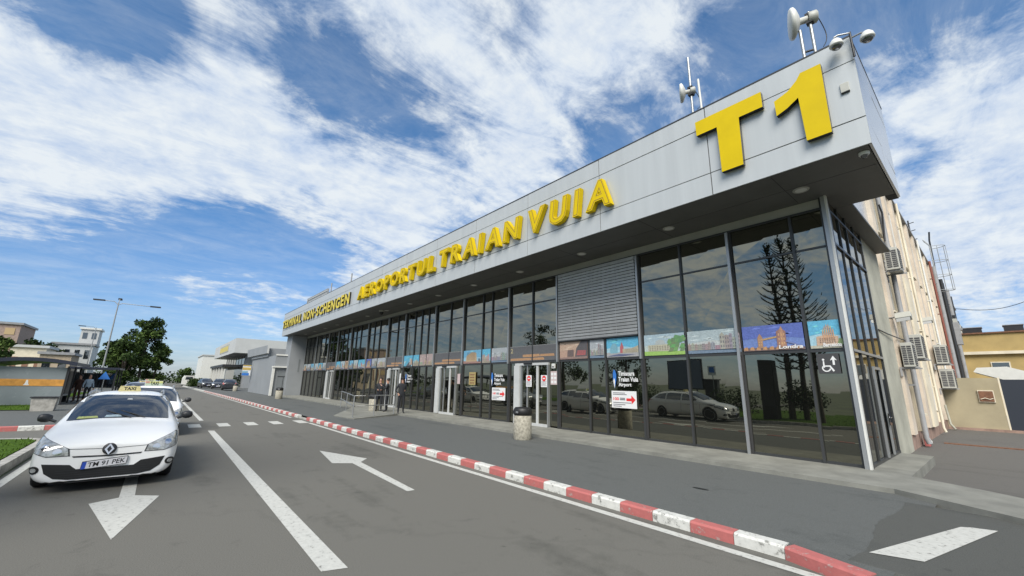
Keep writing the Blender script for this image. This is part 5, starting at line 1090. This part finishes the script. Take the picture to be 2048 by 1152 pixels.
def car(paint, label, taxi=True, platetxt='TM 91 PEK', group='cars in the taxi lane', suv=0.0, front_detail=True):
    t = thing('taxi' if taxi else 'parked_car', label, 'taxi' if taxi else 'car', (0, 0, 0), group); u = suv
    body, bv = carbody(paint, 'body', suv); body.parent = t
    Z = lambda pts: [(a, b+u) for a, b in pts]; W2 = lambda pts: [(a, b+u*(1.6 if b > 1.0 else 1)) for a, b in pts]
    def put(mb, nm): return mb.build(nm, t) if mb.f else None
    # glass
    put(conform(bv, W2([(-.70, 1.005), (-.3, 1.04), (.3, 1.04), (.70, 1.005), (.635, 1.39), (.3, 1.425), (-.3, 1.435), (-.635, 1.39)]), 'x', 1, M['cglass'], .007), 'windscreen')
    put(conform(bv, W2([(-.55, 1.08), (.55, 1.08), (.48, 1.34), (-.48, 1.34)]), 'x', -1, M['cglass'], .007), 'rear_window')
    for s in (1, -1):
        for k, pts in enumerate(([(-1.42, 1.01), (-2.30, 1.02), (-2.30, 1.385), (-1.98, 1.355), (-1.72, 1.24)], [(-2.38, 1.02), (-3.25, 1.035), (-3.25, 1.375), (-2.38, 1.385)], [(-3.33, 1.04), (-4.08, 1.10), (-3.86, 1.30), (-3.33, 1.365)])):
            put(conform(bv, W2(pts), 'y', s, M['cglass'], .007), 'side_window')
        put(join(conform(bv, Z([(-2.335, .30), (-2.345, .30), (-2.345, .98), (-2.335, .98)]), 'y', s, M['black'], .003), conform(bv, Z([(-3.28, .45), (-3.29, .45), (-3.29, .98), (-3.28, .98)]), 'y', s, M['black'], .003), conform(bv, Z([(-1.28, .28), (-1.29, .28), (-1.29, .88), (-1.28, .88)]), 'y', s, M['black'], .003)), 'door_seam')
        h = MB()
        for xx in (-2.18, -3.12): h.box(xx-.09, xx+.09, s*.885, s*.925, .80+u, .83+u, paint)
        h.build('door_handle', t)
        HL = [(.44, .555), (.465, .665), (.64, .755), (.82, .835), (.888, .835), (.89, .74), (.865, .615), (.70, .555)]
        HL = HL if s == 1 else mirror(HL)
        hl = conform(bv, Z(HL), 'x', 1, M['dark'], .005, .04).build('headlight', t)
        def shrink(pts, f, dx=0, dz=0): cx = sum(p[0] for p in pts)/len(pts); cz = sum(p[1] for p in pts)/len(pts); return [(cx+(a-cx)*f+dx, cz+(b-cz)*f+dz) for a, b in pts]
        conform(bv, Z(shrink(HL, .93)), 'x', 1, M['lens'], .009, .04).build('lens', hl)
        for dx, rr in ((-.07, .052), (.075, .045)):
            cx = s*(.66+dx); cz = .655+dx*.45; conform(bv, Z([(cx+rr*math.cos(a), cz+rr*math.sin(a)*.9) for a in [k*math.pi/6 for k in range(12)]]), 'x', 1, M['chrome'], .013, .03).build('lamp_reflector', hl)
        fo = [(s*.80+.062*math.cos(a), .375+.058*math.sin(a)) for a in [k*math.pi/7 for k in range(14)]]; f1 = put(conform(bv, Z(fo), 'x', 1, M['black'], .008, .03), 'fog_lamp')
        if f1: conform(bv, Z([(s*.80+(a-s*.80)*.55, .375+(b-.375)*.55) for a, b in fo]), 'x', 1, M['lens'], .012, .03).build('lens', f1)
        tl = [(.56, .78), (.80, .80), (.80, 1.0), (.66, 1.0)]; put(conform(bv, Z(tl if s == 1 else mirror(tl)), 'x', -1, M['kred'], .008, .04), 'tail_light')
        mr = MB(); c = Vector((-1.50, s*1.01, 1.045+u*1.3)); mr.lathe([(.0001, -.10), (.05, -.09), (.078, -.03), (.078, .03), (.055, .08), (.0001, .095)], c, M['dark'], 16, (0, s, .08)); mr.tube([(-1.44, s*.86, .98+u), (-1.48, s*.96, 1.02+u*1.3)], .025, M['dark'], 6)
        mr.v = [((x-c.x)*.72+c.x, y, (z-c.z)*.95+c.z) for x, y, z in mr.v]; mr.build('wing_mirror', t)
        rl = MB(); rl.tube([(-1.98, s*.56, 1.425+u*1.6), (-2.1, s*.565, 1.475+u*1.6), (-2.9, s*.56, 1.50+u*1.6), (-3.7, s*.54, 1.455+u*1.6), (-3.82, s*.53, 1.40+u*1.6)], .018, M['steel'] if paint != M['card'] else M['black'], 6); rl.build('roof_rail', t)
        wp = MB(); wp.tube([(-1.08, s*.1+.25, 1.045+u), (-1.30, s*.1-.12, 1.165+u)], .009, M['black'], 5); wp.build('wiper', t)
        for d in (.88, 3.58):
            w = MB(); cc = (-d, s*.885, .33+u*.6) ; ax = (0, s, 0)
            w.lathe([(.20, -.20), (.29, -.205), (.325, -.17), (.328, -.04), (.30, -.005), (.225, .0)], cc, M['tyre'], 32, ax); wh = w.build('wheel', t)
            rmm = MB(); rmm.lathe([(.225, -.005), (.215, -.02), (.20, -.05), (.07, -.055), (.05, -.02), (.0001, -.018)], cc, M['dark'], 32, ax)
            for k in range(7):
                a = k*2*math.pi/7; e = Vector((math.cos(a), 0, math.sin(a))); p = Vector((-math.sin(a), 0, math.cos(a))); rmm.obox(Vector(cc)+e*.125+Vector((0, -s*.022, 0)), e*.095, p*.024, (0, .012, 0), M['rim'])
            rmm.lathe([(.228, -.012), (.228, .004), (.206, .004), (.206, -.012)], cc, M['rim'], 32, ax); rmm.build('rim', wh)
    if front_detail:
        gr = [(-.73, .46), (-.68, .32), (-.57, .235), (-.40, .205), (.40, .205), (.57, .235), (.68, .32), (.73, .46), (.42, .425), (.34, .355), (-.34, .355), (-.42, .425)]
        gg = conform(bv, Z(gr), 'x', 1, M['black'], .006, .05).build('grille', t)
        sl = MB()
        for z in (.235, .27, .305, .34): sl = join(sl, conform(bv, Z([(-.56+.0, z), (.56, z), (.56, z+.008), (-.56, z+.008)]), 'x', 1, M['dark'], .012, .07))
        sl.build('slats', gg)
        put(conform(bv, Z([(-.40, .530), (0, .518), (.40, .530), (.42, .552), (0, .540), (-.42, .552)]), 'x', 1, M['black'], .006, .06), 'upper_slot')
        put(join(conform(bv, Z([(-.475, .655), (-.09, .640), (-.09, .647), (-.475, .663)]), 'x', 1, M['black'], .004, .06), conform(bv, Z([(.475, .655), (.09, .640), (.09, .647), (.475, .663)]), 'x', 1, M['black'], .004, .06)), 'bonnet_seam')
        em = MB(); c = Vector((.012, 0, .635+u)); dm = [(0, .085), (.058, 0), (0, -.085), (-.058, 0)]; di = [(0, .050), (.030, 0), (0, -.050), (-.030, 0)]
        for i in range(4): j = (i+1) % 4; em.prism([dm[i], dm[j], di[j], di[i]], lambda a, b, d: (c.x+d-.25*b, c.y+a, c.z+b), .030, .008, M['chrome'])
        em.lathe([(.088, 0), (.088, .01), (.07, .018), (.0001, .018)], c-Vector((.004, 0, 0)), M['dark'], 20, (1, 0, .2)); em.build('badge', t)
        lp = MB(); lp.prism([(-.43, .155), (.43, .155), (.40, .20), (-.40, .20)], lambda a, b, d: (d, a, b+u), -.02, -.3, M['black']); lp.build('lower_lip', t)
        pr_ = put(conform(bv, Z([(-.88, .13), (.88, .13), (.88, .205), (.5, .175), (0, .17), (-.5, .175), (-.88, .205)]), 'x', 1, M['dark'], .007, .07), 'lower_trim')
        pm = MB(); tl_ = R(-5)
        def PL(a, b, d): aa = a*math.cos(tl_)+b*math.sin(tl_)*-1; bb = -a*math.sin(tl_)+b*math.cos(tl_); return (.035+d, aa-.02, .425+bb+u)
        pm.prism([(-.27, -.06), (.27, -.06), (.27, .06), (-.27, .06)], PL, 0, -.05, M['black']); pm.prism([(-.262, -.053), (.262, -.053), (.262, .053), (-.262, .053)], PL, .003, .001, M['plate']); pm.prism([(-.262, -.053), (-.215, -.053), (-.215, .053), (-.262, .053)], PL, .005, .0035, M['blue'])
        po = pm.build('number_plate', t)
        if platetxt: tm = MB(); text_to(tm, platetxt, PL, -.195, .245, -.036, .036, M['black'], .015, 0, 0, .0045); tm.build('characters', po)
    if taxi:
        sg = MB(); sg.prism([(-.18, 1.495), (.18, 1.495), (.155, 1.60), (-.155, 1.60)], lambda a, b, d: (d, a, b), -2.35, -2.47, mat('taxi_sign_cream', (.62, .54, .26), .5)); so_ = sg.build('roof_sign', t, .01)
        tt = MB(); text_to(tt, 'TAXI', lambda a, b, d: (-2.348+d, a, b), -.095, .095, 1.515, 1.58, M['black'], .03, 0, 0, .0); tt.build('wording', so_)
    return t
t1 = car(M['carw'], 'white estate taxi nearest the camera, front view with number plate TM 91 PEK')
ORG_T = t1
g = MB(); pp = [(-.58, 1.03), (-.30, 1.045), (-.32, 1.075), (-.56, 1.065)]
_b = [c for c in C.objects if c.parent == t1 and c.name.startswith('body')][0]; bm = bmesh.new(); bm.from_mesh(_b.data); _bv = BVHTree.FromBMesh(bm); bm.free()
conform(_bv, pp, 'x', 1, flat((.50, .55, .12)), .011).build('dashboard_paper', t1); conform(_bv, [(-.22, 1.05), (.02, 1.055), (-.02, 1.09), (-.20, 1.085)], 'x', 1, flat((.42, .55, .60)), .011).build('dashboard_paper', t1)
conform(_bv, [(.02, 1.34), (.10, 1.34), (.09, 1.365), (.03, 1.365)], 'x', 1, M['greyl'], .011).build('inner_mirror', t1)
t2 = dup(t1, (-17.0, -.12, 0), R(-1.0), 'white taxi second in line behind the nearest one, with a wide coloured roof board')
t1.location = (-9.72, -.42, 0)
for c in kids(t2):
    nm = c.name.split('.')[0]
    if nm in ('dashboard_paper', 'inner_mirror', 'roof_sign', 'number_plate'):
        for gch in kids(c): bpy.data.objects.remove(gch)
        bpy.data.objects.remove(c)
ORG[t2.name] = Vector((0, 0, 0))
sg = MB(); sg.box(-2.42, -2.34, -.24, .24, 1.50, 1.66, M['signw']); sg.box(-2.339, -2.33, -.235, -.12, 1.58, 1.655, flat((.45, .2, .12))); sg.box(-2.339, -2.33, -.12, .235, 1.58, 1.655, flat((.55, .58, .15))); sg.box(-2.339, -2.33, -.235, .235, 1.505, 1.575, flat((.40, .52, .36))); so2 = sg.build('roof_board', t2, .01)
tt = MB(); text_to(tt, 'TAXI', lambda a, b, d: (-2.327+d, a, b), -.10, .12, 1.52, 1.64, M['black'], .03, 0, 0, .0); tt.build('wording', so2)
pl2 = MB(); pl2.box(-.02, .04, -.26, .26, .39, .50, M['plate']); pl2.build('number_plate', t2)
cs = car(M['carg'], 'silver taxi third in line, mostly hidden behind the two white taxis', True, None, suv=.04)
cs.location = (-24.6, -.5, 0)
cd = car(M['card'], 'dark car parked by the far canopy, nose towards the camera', False, None, 'parked cars far along the terminal', .05)
cd.location = (-78, 7.2, .14); cd.rotation_euler = (0, 0, R(-8))
dup(t2, (-31.5, -.3, 0), R(.8), 'white taxi fourth in line, hidden behind the others and mirrored in the far glass', 'cars in the taxi lane')
dup(cs, (-38.4, -.5, 0), R(-1), 'silver taxi last in line, only mirrored in the far glass', 'cars in the taxi lane')
dup(cd, (-86, 6.6, .14), R(6), 'second dark car parked farther off beside the first by the canopy', 'parked cars far along the terminal')
dup(cd, (-74, 8.3, .14), R(172), 'dark car parked nearest of the three by the far canopy, tail to the camera', 'parked cars far along the terminal')
wv = MB(); wv.prism([(4.0, .35), (6.1, .35), (6.1, 1.6), (5.8, 2.2), (4.3, 2.2), (4.0, 1.6)], lambda u, v, d: (d, u, v), -112, -117, M['white']); wv.prism([(4.4, 1.4), (5.7, 1.4), (5.6, 2.0), (4.5, 2.0)], lambda u, v, d: (d, u, v), -111.95, -112.0, M['cglass'])
for yy in (4.2, 5.9): wv.lathe([(.35, -.1), (.35, .1)], (-113, yy, .35), M['tyre'], 14, (0, 1, 0)); wv.lathe([(.35, -.1), (.35, .1)], (-116, yy, .35), M['tyre'], 14, (0, 1, 0))
tag(wv.build('white_van'), 'tiny white van at the far end of the road by the hedge', 'van')
# litter, patches and lids on the pavement
g = MB(); g.lathe([(.09, 0), (.0001, .006)], (-3.62, 7.35, .122), M['black'], 12); g.v = [(x+(x+3.62)*.6, y-(y-7.35)*.4, z) for x, y, z in g.v]; tag(g.build('pavement_drain'), 'small dark oval drain lid in the pavement between kerb and glass', 'drain')
for o in list(C.objects):
    if o.type == 'CURVE': bpy.data.objects.remove(o)
